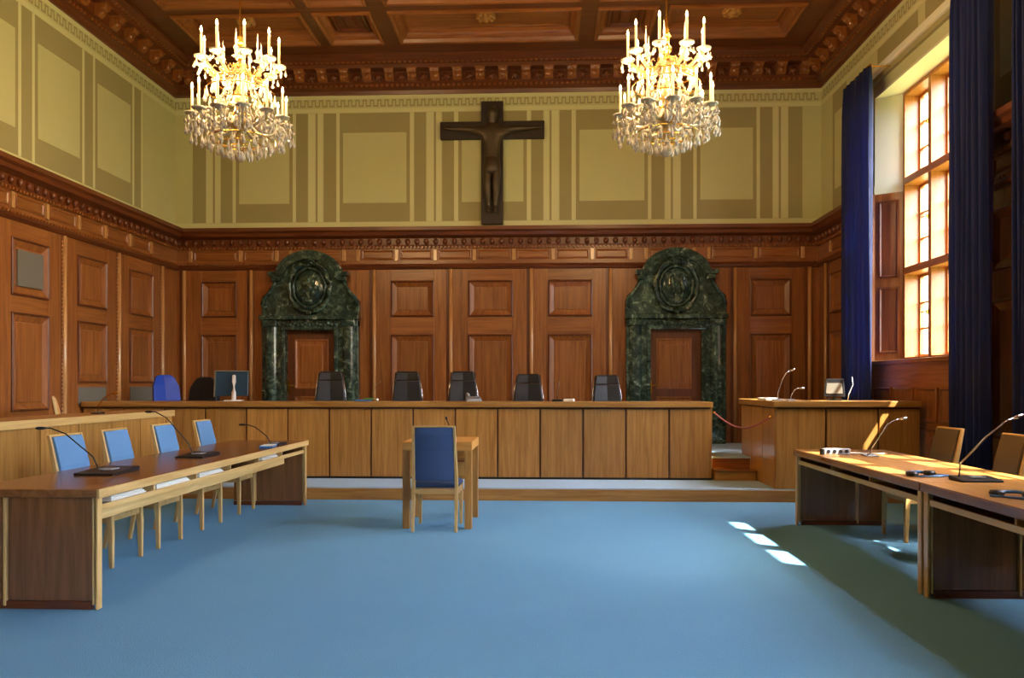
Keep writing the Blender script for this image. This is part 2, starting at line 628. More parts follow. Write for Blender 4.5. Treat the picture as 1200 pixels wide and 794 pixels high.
# left wall
slab(W_left, YF, YB, 0, 3.5, 0, .06).build('wainscot_backing', 'wain_z', wall_left)
cornice(wall_left, W_left, YF, YB, m1=1)
lst = [13.24 - 1.377 * k for k in range(0, 13)]
for k, u in enumerate(lst):
    strip(wall_left, W_left, u, 0, 3.47, beads=k < 4)
    if k < 12:
        a, b = u - 1.377 + .31, u - .33
        if k != 2:
            joinery(wall_left, W_left, u - 1.377 + .05, u - .07, a, b, ((0, .295), (1.005, 1.475), (2.355, 2.555), (3.275, 3.47)))
        else:
            joinery(wall_left, W_left, u - 1.377 + .05, u - .07, a, b, ((0, .295), (1.005, 1.115), (2.355, 2.555), (3.275, 3.47)))
        q = wain_panel(wall_left, W_left, a, b, 2.56, 3.27, .06)
        if k == 2:
            slab(W_left, a + .12, b - .12, 2.68, 3.13, .07, .098).build('loudspeaker_grille', 'grille', q)
        wain_panel(wall_left, W_left, a, b, 1.48 if k != 2 else 1.12, 2.35, .06)
        if k < 2:
            slab(W_left, a + .02, b - .02, 1.18, 1.42, .086, .097).build('heating_grille', 'grille', wall_left, bevel=.004)
        wain_panel(wall_left, W_left, a, b, .3, 1.0, .06)
    for d in (.35, 1.03):
        frieze_block(wall_left, W_left, u - d)
    frieze_panel(wall_left, W_left, u - .97, u - .41)
    frieze_panel(wall_left, W_left, u - 1.66, u - 1.09)
# right wall: piers, and panelling under the sills
piers = [(11.67, YB), (7.20, 8.94), (2.03, 4.47), (-2.07, -.7)]
for a, b in piers:
    slab(W_right, a, b, 0, 3.5, 0, .06).build('wainscot_backing', 'wain_z', wall_right)
    cornice(wall_right, W_right, a, b, m1=1 if b == YB else 0)
    c = (a + b) / 2
    wain_panel(wall_right, W_right, c - .42, c + .42, 2.62, 3.27, .06)
    wain_panel(wall_right, W_right, c - .42, c + .42, .9, 2.33, .06)
    for s_ in (-1, 1):
        strip(wall_right, W_right, c + s_ * .62, 0, 3.47)
        frieze_block(wall_right, W_right, c + s_ * .45)
    frieze_panel(wall_right, W_right, c - .4, c + .4)
for a, b in WINS:
    slab(W_right, a, b, 0, WZ0 - .06, 0, .05).build('wainscot_backing', 'wain_y', wall_right)
    slab(W_right, a - .05, b + .05, WZ0 - .06, WZ0, -.32, .09).build('window_sill', 'wain_y', wall_right, bevel=.01)
    n = 4
    for k in range(n):
        u0 = a + .1 + k * (b - a - .2) / n
        MB(W_right).rings(u0 + .03, u0 + (b - a - .2) / n - .03, 1.0, 1.42, [(0, .05), (0, .075), (.02, .08), (.035, .055), (.05, .055)]).build('sill_panel', 'wain_z', wall_right)
        wain_panel(wall_right, W_right, u0 + .03, u0 + (b - a - .2) / n - .03, .2, .92, .05)
    # splayed reveal lining: oak below, cream plaster above
    for s_, u in ((1, b), (-1, a)):
        f_ = u - s_ * SPL
        poly = [(XR, u), (XR + .31, f_), (XR + .36, f_), (XR + .36, u)]
        MB().prism(poly, WZ0, ZW, 'z').build('reveal_lining', 'wain_z', wall_right)
        MB().prism(poly, ZW, WZ1 - .03, 'z').build('reveal_plaster', 'cream', wall_right)
        MB().box(XR + .36, XO, min(u, f_), max(u, f_), WZ0, WZ1).build('outer_jamb', 'stone', wall_right)
        ln = math.hypot(.31, SPL)
        ex, ey = .31 / ln, -s_ * SPL / ln

        def tfs(p, v, w, u=u, ex=ex, ey=ey, s_=s_):
            return (XR + p * ex - w * SPL / ln, u + p * ey - s_ * w * .31 / ln, v)
        for v0, v1 in ((1.9, 2.85), (2.98, 4.08)):
            MB(tfs).rings(.05, ln - .05, v0, v1, [(0, .0), (0, .014), (.02, .018), (.04, .004), (.05, .004)]).build('reveal_panel', 'dark_z', wall_right)
    slab(W_right, a, b, WZ1 - .03, WZ1, -.33, 0).build('reveal_soffit', 'cream', wall_right)
    slab(W_right, a - .8, b + .8, 5.83, 5.93, 0, .10).build('pelmet_ledge', 'cream', wall_right, bevel=.012)
    slab(W_right, a - .8, b + .8, 5.76, 5.83, 0, .05).build('pelmet_ledge', 'taupe', wall_right)

# ---- windows
FX0, FX1 = XR + .31, XR + .58
for wi, (a, b) in enumerate(WINS):
    mb = MB()
    y0, y1 = a + SPL, b - SPL
    z0, z1 = WZ0, WZ1 - .03
    fw = .05
    mb.box(FX0, FX1, y0, y0 + fw, z0, z1).box(FX0, FX1, y1 - fw, y1, z0, z1)
    mb.box(FX0, FX1, y0 + fw, y1 - fw, z0, z0 + fw).box(FX0, FX1, y0 + fw, y1 - fw, z1 - fw, z1)
    win = struct(mb.build('window_%d' % (wi + 1), 'frame_z', bevel=.006))
    ncol, nrow = 3, 3
    cw, rh = (y1 - y0) / ncol, (z1 - z0) / nrow
    for k in range(1, ncol):
        MB().box(FX0, FX1, y0 + k * cw - .04, y0 + k * cw + .04, z0 + fw, z1 - fw).build('mullion', 'frame_z', win, bevel=.006)
    for k in range(1, nrow):
        MB().box(FX0 - .02, FX1, y0 + fw, y1 - fw, z0 + k * rh - .05, z0 + k * rh + .05).build('transom', 'frame_y', win, bevel=.006)
    for c in range(ncol):
        for r in range(nrow):
            ya, yb = y0 + c * cw + (fw if c == 0 else .04), y0 + (c + 1) * cw - (fw if c == ncol - 1 else .04)
            za, zb = z0 + r * rh + (fw if r == 0 else .05), z0 + (r + 1) * rh - (fw if r == nrow - 1 else .05)
            mb = MB()
            t = .04
            xa, xb = FX1 - .07, FX1 - .015
            mb.box(xa, xb, ya, ya + t, za, zb).box(xa, xb, yb - t, yb, za, zb)
            mb.box(xa, xb, ya + t, yb - t, za, za + t).box(xa, xb, ya + t, yb - t, zb - t, zb)
            ph = (zb - za - 2 * t) / 3
            for j in (1, 2):
                mb.box(xa + .01, xb - .01, ya + t, yb - t, za + t + j * ph - .012, za + t + j * ph + .012)
            cs = mb.build('casement', 'frame_z', win)
            for j in range(3):
                MB().box(xa + .02, xa + .026, ya + t, yb - t, za + t + j * ph + .012, za + t + (j + 1) * ph - .012).build('pane', 'glass', cs)
            mb = MB()
            zc = (za + zb) / 2
            mb.box(FX0 - .03, FX0, ya - .035, ya - .005, zc - .03, zc + .03)
            mb.tube([(FX0 - .03, ya - .02, zc), (FX0 - .06, ya - .02, zc), (FX0 - .06, ya + .06, zc)], .009, 6)
            mb.build('handle', 'brass', cs)


# ---- curtains
def curtain(y0, y1, label, amp=.05, folds=6):
    t = thing('curtain', label, 'curtain', (XR - .34, (y0 + y1) / 2, 0), group='navy window curtains')
    n = folds * 10
    hw = (y1 - y0) / 2
    lp = []
    for z, sq in ((.03, 1.0), (1.4, .97), (3.0, .95), (4.6, .96), (5.4, .98), (5.80, 1.0)):
        f, bk = [], []
        for k in range(n + 1):
            s_ = -hw + 2 * hw * k / n
            ph = 2 * PI * folds * k / n
            w = amp * (math.sin(ph) + .3 * math.sin(2.3 * ph + z)) * (1.0 if z < 5.6 else .6)
            f.append((w - .004, s_ * sq, z))
            bk.append((w + .004, s_ * sq, z))
        lp.append(f + bk[::-1])
    MB().loops(lp).build('drape', 'curtain', t, smooth=True)
    mb = MB()
    mb.tube([(0, -hw - .02, 5.80), (0, hw + .02, 5.80)], .014, 8)
    for q in (-hw + .04, hw - .04):
        mb.tube([(0, q, 5.80), (.30, q, 5.80)], .007, 6)
    mb.build('curtain_rail', 'brass', t)


curtain(11.0, 11.93, 'navy curtain hanging between the tall window and the far courtroom corner')
curtain(8.08, 8.80, 'navy curtain on the pier beside the shade-coloured taupe chairs')
curtain(7.18, 7.62, 'navy curtain at the window beside the pier with the frieze')

# ---- ceiling: plates, coffers, cornice with consoles
ceiling = struct(MB().box(XL - .3, XR + .7, YF - .3, YB + .3, 7.30, 7.5).build('ceiling', 'dark_x'))
cols = [(XC - 4.75, XC - 2.86), (XC - 2.56, XC - 1.79), (XC - 1.40, XC + 1.40), (XC + 1.79, XC + 2.56), (XC + 2.86, XC + 4.75)]
rows = [(11.98, 12.95), (8.6, 11.62), (5.2, 8.25), (1.8, 4.85), (-1.6, 1.45)]
xe = [XL] + [v for c in cols for v in c] + [XR]
ye = [YB] + [v for r in rows for v in (r[1], r[0])] + [YF]
mb = MB()
for i in range(len(ye) - 1):
    if i % 2 == 0:
        mb.box(XL, XR, ye[i + 1], ye[i], ZC, 7.3)
    else:
        for j in range(0, len(xe) - 1, 2):
            mb.box(xe[j], xe[j + 1], ye[i + 1], ye[i], ZC, 7.3)
mb.build('ceiling_beams', 'dark_x', ceiling)


def W_ceil(u, v, w):
    return (u, v, ZC - w)


for r in rows:
    for ci, c in enumerate(cols):
        q = MB(W_ceil).rings(c[0] - .07, c[1] + .07, r[0] - .07, r[1] + .07, [(0, 0), (0, .03), (.03, .045), (.06, .03), (.08, -.02), (.13, -.06), (.15, -.09), (.16, -.15)]).build('coffer', 'wain_x', ceiling)
        if ci in (1, 3):
            MB(W_ceil).rings(c[0] + .12, c[1] - .12, r[0] + .12, r[1] - .12, [(0, -.18), (0, -.10), (.04, -.09), (.08, -.13), (.16, -.13), (.2, -.09), (.24, -.09)]).build('coffer_panel', 'dark_x', q)
        else:
            MB(W_ceil).rings(c[0] + .1, c[1] - .1, r[0] + .1, r[1] - .1, [(0, -.19), (0, -.15), (.05, -.14), (.1, -.16)]).build('coffer_panel', 'wain_x', q)


def rosette(x, y, z):
    mb = MB()
    mb.lathe([(.02, z + .02), (.15, z + .02), (.16, z - .01), (.12, z - .03), (.08, z - .03), (.07, z - .06), (.03, z - .09), (.01, z - .1)], 12)
    for k in range(8):
        a = 2 * PI * k / 8
        mb.ball((.115 * math.cos(a), .115 * math.sin(a), z - .03), .045, .045, .03, 6, 4)
    o = mb.build('rosette', 'bench_x', ceiling, smooth=True)
    o.location = (x, y, 0)


for x in (XC, XC - 3.8, XC + 3.8):
    rosette(x, 12.35, ZC + .10)

CP = [(0, 6.56), (.03, 6.56), (.05, 6.62), (.12, 6.66), (.12, 6.70), (.16, 6.73), (.17, 6.90), (.33, 6.91), (.34, 6.97), (.38, 6.98), (.46, 7.04), (.48, 7.05), (.48, 7.11), (0, 7.11)]


def ceil_cornice(tf, a, b, mat, m0, m1):
    mb = MB(tf)
    mb.loops([[(a + m0 * w, z, w) for w, z in CP], [(b - m1 * w, z, w) for w, z in CP]])
    mb.build('ceiling_cornice', mat, ceiling)
    mb = MB(tf)
    u = a + .4
    while u < b - .4:
        mb.box(u, u + .045, 6.975, 7.02, .3, .40)
        mb.box(u, u + .04, 6.665, 6.70, .08, .145)
        u += .09
    o = mb.build('dentil_row', 'wain_x', ceiling)
    o['kind'] = 'stuff'


ceil_cornice(W_back, XL, XR, 'dark_x', 1, 1)
ceil_cornice(W_left, YF, YB, 'dark_y', 0, 1)
ceil_cornice(W_right, YF, YB, 'dark_y', 0, 1)
mb = MB()
cpr = [(.15, 6.74), (.20, 6.74), (.25, 6.78), (.26, 6.83), (.31, 6.85), (.335, 6.90), (.15, 6.90)]
mb.loops([[(-.075, -w, z) for w, z in cpr], [(.075, -w, z) for w, z in cpr]])
mb.ball((0, -.245, 6.80), .05, .035, .04, 8, 4)
mb.ball((0, -.30, 6.865), .055, .03, .03, 8, 4)
mb.box(-.09, .09, -.34, -.15, 6.89, 6.915)
console = mb.mesh('console')
console.materials.append(M['wain_z'])
n = 28
for k in range(n):
    place('console', console, ceiling, (XL + .35 + k * (XR - XL - .7) / (n - 1), YB, 0))
for k in range(18):
    y = YB - .35 - k * .4
    place('console', console, ceiling, (XL, y, 0), (0, 0, PI / 2))
    place('console', console, ceiling, (XR, y, 0), (0, 0, -PI / 2))
mb = MB()
mb.ball((0, -.21, 6.80), .055, .04, .055, 8, 5)
for k in range(5):
    a = 2 * PI * k / 5
    mb.ball((.05 * math.cos(a), -.2, 6.80 + .05 * math.sin(a)), .03, .03, .03, 6, 4)
flower = mb.mesh('flower', True)
flower.materials.append(M['dark_z'])
for k in range(n - 1):
    place('carved_flower', flower, ceiling, (XL + .35 + (k + .5) * (XR - XL - .7) / (n - 1), YB, 0))

# ---- raised platform, steps and dais
pl = struct(MB().box(XL + .06, XR - .05, 9.98, YB - .06, 0, PLAT - .02).build('platform', 'wain_x'))
MB().box(XL + .06, XR - .05, 9.96, YB - .06, PLAT - .02, PLAT).build('platform_carpet', 'carpet_pale', pl)
MB().box(XL + .06, XR - .05, 9.945, 9.98, .0, PLAT - .015).build('riser', 'bench_x', pl, bevel=.004)
ds = struct(MB().box(XL + .06, XR - .05, 11.2, YB - .06, PLAT, DAIS - .02).build('dais_floor', 'wain_x'))
MB().box(XL + .06, XR - .05, 11.17, YB - .06, DAIS - .02, DAIS).build('dais_carpet', 'carpet_pale', ds)
st = struct(MB().box(2.27, 2.82, 10.80, 11.2, PLAT, .285).build('step', 'bench_x', bevel=.004))
MB().box(2.27, 2.82, 10.78, 11.2, .285, .305).build('tread', 'table_x', st, bevel=.004)


# ------------------------------------------------------------------ marble door surrounds and doors
def door_leaf(idx, cx, side):
    w0 = .0605
    m = MB(W_back)
    m.box(cx - .50, cx + .50, DAIS, 2.46, w0, w0 + .04)
    d = struct(m.build('door_%d' % idx, 'dark_z', bevel=.004))
    for v0, v1 in ((.62, 1.25), (1.38, 2.25)):
        MB(W_back).rings(cx - .30, cx + .30, v0, v1, [(0, w0 + .04), (0, w0 + .055), (.02, w0 + .06), (.04, w0 + .045), (.09, w0 + .045), (.12, w0 + .056), (.13, w0 + .056)]).build('door_panel', 'wain_z', d)
    hx = cx + side * .40
    m = MB(W_back)
    m.box(hx - .022, hx + .022, 1.30, 1.52, w0 + .04, w0 + .05)
    m.tube([(hx, 1.44, w0 + .05), (hx, 1.44, w0 + .10), (hx - side * .11, 1.44, w0 + .10)], .011, 8)
    m.build('door_handle', 'brass', d)


def surround(cx, label, emblem):
    t = thing('marble_door_surround', label, 'door surround', (cx, YB - .0715, DAIS))
    Z = lambda z: z - DAIS

    def tf(u, v, w):
        return (u, -w, Z(v))
    for s in (-1, 1):
        a, b = sorted((s * .46, s * .85))
        p = MB(tf).box(a, b, DAIS, 2.62, 0, .14).build('pilaster', 'marble', t, bevel=.01)
        a, b = sorted((s * .585, s * .80))
        m = MB(tf)                                    # rounded shaft
        pts = [(a + (b - a) * (1 - math.cos(PI * k / 8)) / 2, .14 + .07 * math.sin(PI * k / 8)) for k in range(9)]
        m.loops([[(x, .75, w) for x, w in pts], [(x, 2.46, w) for x, w in pts]])
        m.build('shaft', 'marble', p, smooth=False)
        MB(tf).box(s * .69 - .135, s * .69 + .135, DAIS, .75, 0, .24).build('plinth', 'marble', p, bevel=.015)
        MB(tf).box(s * .69 - .13, s * .69 + .13, 2.46, 2.58, 0, .24).build('capital', 'marble', p, bevel=.02)
        a, b = sorted((s * .43, s * .50))
        MB(tf).box(a, b, DAIS, 2.5, 0, .18).build('inner_jamb', 'marble', t, bevel=.01)
    m = MB(tf)
    m.box(-.87, .87, 2.58, 2.66, 0, .26).box(-.85, .85, 2.46, 2.58, 0, .17).box(-.50, .50, 2.40, 2.5, 0, .19)
    m.build('lintel', 'marble', t, bevel=.012)
    m = MB(tf)                                        # carved ridge over the opening
    for k in range(15):
        u = -.46 + .92 * k / 14
        m.ball((u, 2.5 + .015 * math.cos(k * 2.1), .19), .045, .035, .035, 6, 4)
    m.build('carved_moulding', 'marble', t, smooth=True)
    # pediment: shouldered outline with arched head
    out = [(-.86, 2.66), (-.86, 2.92), (-.80, 2.99), (-.70, 3.08), (-.64, 3.18), (-.62, 3.28), (-.60, 3.42)]
    arc = [(-.52 * math.cos(PI * k / 16), 3.34 + .38 * math.sin(PI * k / 16)) for k in range(1, 16)]
    poly = out + arc + [(-x, z) for x, z in out[::-1]]
    m = MB(tf)
    m.loops([[(x, z, 0) for x, z in poly], [(x, z, .13) for x, z in poly], [(x * .985, 2.66 + (z - 2.66) * .985, .15) for x, z in poly]])
    m.build('pediment', 'marble', t)
    arcp = [(-.54 * math.cos(PI * k / 20), .0, 3.32 + .44 * math.sin(PI * k / 20)) for k in range(0, 21)]
    m = MB()
    for dr, w, dz, hw in ((0, .10, 0, .06), (-.05, .17, 0, .045), (.02, .20, .015, .03)):
        lp = []
        for k in range(21):
            a = PI * k / 20
            r1, r2 = .54 + dr, .42 + dr
            x, z = -math.cos(a), math.sin(a)
            lp.append([(x * (r1 - hw), -w, Z(3.31 + z * (r2 - hw))), (x * (r1 + hw), -w, Z(3.31 + z * (r2 + hw))), (x * (r1 + hw), -w - .07, Z(3.31 + z * (r2 + hw))), (x * (r1 - hw), -w - .07, Z(3.31 + z * (r2 - hw)))])
        m.loops(lp)
    m.build('arched_cornice', 'marble', t)
    for s in (-1, 1):
        m = MB(tf)
        a, b = sorted((s * .48, s * .70))
        m.box(a, b, 3.33, 3.41, .1, .30)
        a, b = sorted((s * .50, s * .66))
        m.box(a, b, 3.25, 3.33, .1, .25)
        m.build('cornice_return', 'marble', t, bevel=.012)
        m = MB()                                      # volute down the shoulder
        pts = [(s * (.62 + .0 * k), 0, 0) for k in range(1)]
        pts = [(s * .60, -.16, Z(3.27)), (s * .64, -.17, Z(3.16)), (s * .72, -.17, Z(3.04)), (s * .81, -.17, Z(2.96)), (s * .83, -.17, Z(2.84)), (s * .79, -.17, Z(2.79)), (s * .74, -.17, Z(2.83))]
        m.tube(pts, [.035, .035, .035, .035, .04, .035, .02], 8)
        m.build('volute', 'marble', t, smooth=True)
    # oval cartouche
    m = MB()
    for rx, rz, w, tr in ((.36, .42, .17, .045), (.28, .34, .18, .028)):
        pts = [(rx * math.cos(2 * PI * k / 32), -w, Z(3.14) + rz * math.sin(2 * PI * k / 32)) for k in range(33)]
        m.tube(pts, tr, 8, caps=False)
    ca = m.build('cartouche', 'marble', t, smooth=True)
    m = MB()
    lp = []
    for q, w in ((1.0, .14), (.9, .17), (.6, .20), (.2, .215)):
        lp.append([(.27 * q * math.cos(2 * PI * k / 24), -w, Z(3.14) + .33 * q * math.sin(2 * PI * k / 24)) for k in range(24)])
    m.loops(lp)
    m.build('oval_boss', 'marble', ca, smooth=True)
    m = MB()
    zc = Z(3.14)
    if emblem == 0:                                   # rosette and scrolls in low relief
        for k in range(7):
            a = 2 * PI * k / 7
            m.ball((.11 * math.cos(a), -.20, zc + .13 * math.sin(a)), .05, .03, .055, 7, 4)
        m.ball((0, -.215, zc), .06, .03, .07, 8, 4)
        m.tube([(-.2, -.16, zc + .10), (-.22, -.18, zc), (-.16, -.18, zc - .16), (-.05, -.19, zc - .24), (.06, -.19, zc - .22)], .018, 6)
    else:                                             # two slim upright shapes in low relief
        for x in (-.07, .09):
            m.tube([(x, -.19, zc - .22), (x + .02, -.215, zc - .05), (x - .01, -.22, zc + .09), (x, -.20, zc + .2)], [.03, .05, .04, .02], 8)
            m.ball((x, -.215, zc + .16), .035, .03, .045, 8, 4)
        m.tube([(-.18, -.17, zc - .12), (-.1, -.2, zc - .02), (.02, -.215, zc + .02), (.15, -.19, zc + .10)], .016, 6)
    m.build('relief', 'marble', ca, smooth=True)
    m = MB()                                          # scrolled crest and foot
    pts = [(.02 + .09 * (1 - k / 14) * math.cos(k * .75), -.23, Z(3.56) + .07 * (1 - k / 14) * math.sin(k * .75)) for k in range(13)]
    m.tube(pts, .02, 6)
    for s in (-1, 1):
        m.tube([(s * .02, -.2, Z(3.52)), (s * .14, -.21, Z(3.55)), (s * .24, -.2, Z(3.49)), (s * .33, -.19, Z(3.38))], [.03, .035, .03, .015], 7)
        m.tube([(s * .02, -.2, Z(2.72)), (s * .14, -.2, Z(2.73)), (s * .26, -.19, Z(2.80)), (s * .30, -.18, Z(2.90))], [.035, .035, .03, .015], 7)
    m.ball((0, -.22, Z(2.70)), .06, .04, .05, 8, 5)
    m.build('scrollwork', 'marble', ca, smooth=True)


surround(-4.12, 'green marble door surround with a rosette cartouche, behind the first black leather chair', 0)
surround(2.22, 'green marble door surround with an upright-figure cartouche, beside the platform steps', 1)
door_leaf(1, -4.12, -1)
door_leaf(2, 2.20, -1)

# ------------------------------------------------------------------ crucifix
cr = thing('crucifix', 'large dark wooden crucifix with bronze figure on the upper wall', 'crucifix', (XC + .0, YB - .01, 4.25))
H = 2.14
MB().box(-.19, .19, -.10, 0, 0, H).build('upright_beam', 'crossw', cr, bevel=.008)
for s in (-1, 1):
    a, b = sorted((s * .191, s * .91))
    MB().box(a, b, -.10, 0, 1.49, 1.79).build('cross_arm', 'crossw', cr, bevel=.008)
J = {'pel': ((0, -.17, 1.06), .15, .10), 'waist': ((0, -.165, 1.23), .135, .09), 'chest': ((0, -.175, 1.45), .19, .115), 'neckb': ((0, -.16, 1.62), .10, .07),
     'neck': ((0, -.17, 1.73), .065, .06), 'headb': ((.01, -.185, 1.82), .095, .095), 'head': ((.015, -.19, 1.92), .11, .11), 'headt': ((.015, -.185, 2.00), .075, .08)}
for s, n in ((-1, 'l'), (1, 'r')):
    J['sh' + n] = ((s * .16, -.165, 1.60), .09, .08)
    J['el' + n] = ((s * .43, -.15, 1.635), .062, .06)
    J['wr' + n] = ((s * .68, -.14, 1.645), .038, .034)
    J['ha' + n] = ((s * .76, -.135, 1.65), .04, .022)
    J['fi' + n] = ((s * .82, -.13, 1.66), .024, .014)
    J['hip' + n] = ((s * .08, -.17, .96), .10, .09)
    J['kn' + n] = ((s * .078, -.215, .62), .07, .07)
    J['an' + n] = ((s * .058, -.155, .30), .034, .036)
    J['ft' + n] = ((s * .06, -.20, .21), .036, .028)
    J['to' + n] = ((s * .06, -.235, .165), .032, .02)
E_ = [('pel', 'waist'), ('waist', 'chest'), ('chest', 'neckb'), ('neckb', 'neck'), ('neck', 'headb'), ('headb', 'head'), ('head', 'headt')]
for n in 'lr':
    E_ += [('neckb', 'sh' + n), ('sh' + n, 'el' + n), ('el' + n, 'wr' + n), ('wr' + n, 'ha' + n), ('ha' + n, 'fi' + n), ('pel', 'hip' + n), ('hip' + n, 'kn' + n), ('kn' + n, 'an' + n), ('an' + n, 'ft' + n), ('ft' + n, 'to' + n)]
ks = list(J)
me = bpy.data.meshes.new('figure')
me.from_pydata([J[k][0] for k in ks], [(ks.index(a), ks.index(b)) for a, b in E_], [])
me.materials.append(M['bronze'])
fig = place('figure', me, cr)
fig.modifiers.new('skin', 'SKIN')
if not me.skin_vertices:
    me.attributes
for i, k in enumerate(ks):
    d = me.skin_vertices[0].data[i]
    d.radius = (J[k][1], J[k][2])
    d.use_root = (k == 'pel')
sb = fig.modifiers.new('sub', 'SUBSURF')
sb.levels = sb.render_levels = 2
mb = MB()                                             # loin cloth
lp = []
for z, rx, ry in ((.84, .135, .10), (.90, .15, .115), (1.0, .15, .115), (1.10, .13, .10), (1.13, .12, .09)):
    lp.append([(rx * math.cos(2 * PI * k / 16) * (1 + .04 * math.sin(k * 3)), -.175 + ry * math.sin(2 * PI * k / 16), z) for k in range(16)])
mb.loops(lp).build('loin_cloth', 'bronze', cr, smooth=True)
mb = MB()                                             # facial relief and hair
mb.ball((.015, -.258, 1.915), .014, .016, .024, 6, 4)
for s in (-1, 1):
    mb.ball((.015 + s * .028, -.25, 1.935), .012, .008, .008, 6, 3)
    mb.ball((.015 + s * .075, -.185, 1.915), .012, .02, .026, 6, 3)
mb.ball((.015, -.25, 1.870), .02, .01, .007, 6, 3)
mb.ball((.015, -.165, 1.975), .085, .08, .06, 10, 5)
mb.build('hair_and_features', 'bronze', cr, smooth=True)
for s in (-1, 1):
    mb = MB()
    for q, (dz, ln) in enumerate(((.022, .055), (.008, .065), (-.006, .06), (-.018, .048))):
        mb.tube([(s * .78, -.14, 1.655 + dz), (s * (.80 + ln * .5), -.145, 1.658 + dz), (s * (.80 + ln), -.155, 1.655 + dz * 1.1)], [.008, .008, .006], 6)
    mb.tube([(s * .75, -.15, 1.665), (s * .775, -.16, 1.70), (s * .79, -.165, 1.715)], [.01, .009, .007], 6)
    mb.ball((s * .77, -.14, 1.655), .03, .014, .03, 8, 5)
    mb.build('fingers', 'bronze', cr, smooth=True)


# ------------------------------------------------------------------ chandeliers
drop = MB().loops([[(r * math.cos(2 * PI * j / 6), r * math.sin(2 * PI * j / 6), z) for j in range(6)] for r, z in ((.002, 0), (.006, -.012), (.004, -.018), (.013, -.05), (.016, -.066), (.009, -.085), (.001, -.092))]).mesh('pendant')
drop.materials.append(M['crystal'])
panm = MB().lathe([(.012, .03), (.02, .012), (.055, .006), (.075, .018), (.07, .004), (.05, -.008), (.015, -.018), (.006, -.03)], 12).mesh('drip_pan', True)
panm.materials.append(crystal_mat('drip pan crystal', (1, .93, .76, 1), .55))
candm = MB().lathe([(.017, 0), (.017, .02), (.0125, .025), (.0125, .24), (.01, .245)], 8).mesh('candle', True)
candm.materials.append(M['candle'])
bulbm = MB().lathe([(.006, 0), (.012, .014), (.013, .026), (.008, .045), (.002, .062)], 8).mesh('bulb', True)
bulbm.materials.append(M['bulb'])


def arm_mesh(r0, r1, zs, zp, dip, mat='crystal'):
    m = MB()
    pts = []
    for k in range(13):
        q = k / 12
        r = r0 + (r1 - r0) * q
        z = zs + (zp - zs) * q - dip * math.sin(PI * min(1, q * 1.06)) + .5 * dip * math.sin(2 * PI * q) * -.3
        pts.append((r, 0, z))
    m.tube(pts, [.017 + .004 * (k % 2) for k in range(13)], 7)
    for q in (.35, .6):                               # scroll leaf
        r = r0 + (r1 - r0) * q
        z = zs + (zp - zs) * q - dip * math.sin(PI * q)
        m.tube([(r, 0, z), (r + .03, 0, z + .05), (r, 0, z + .085), (r - .03, 0, z + .07)], [.011, .01, .009, .004], 5)
    me_ = m.mesh('arm', True)
    me_.materials.append(M[mat])
    return me_


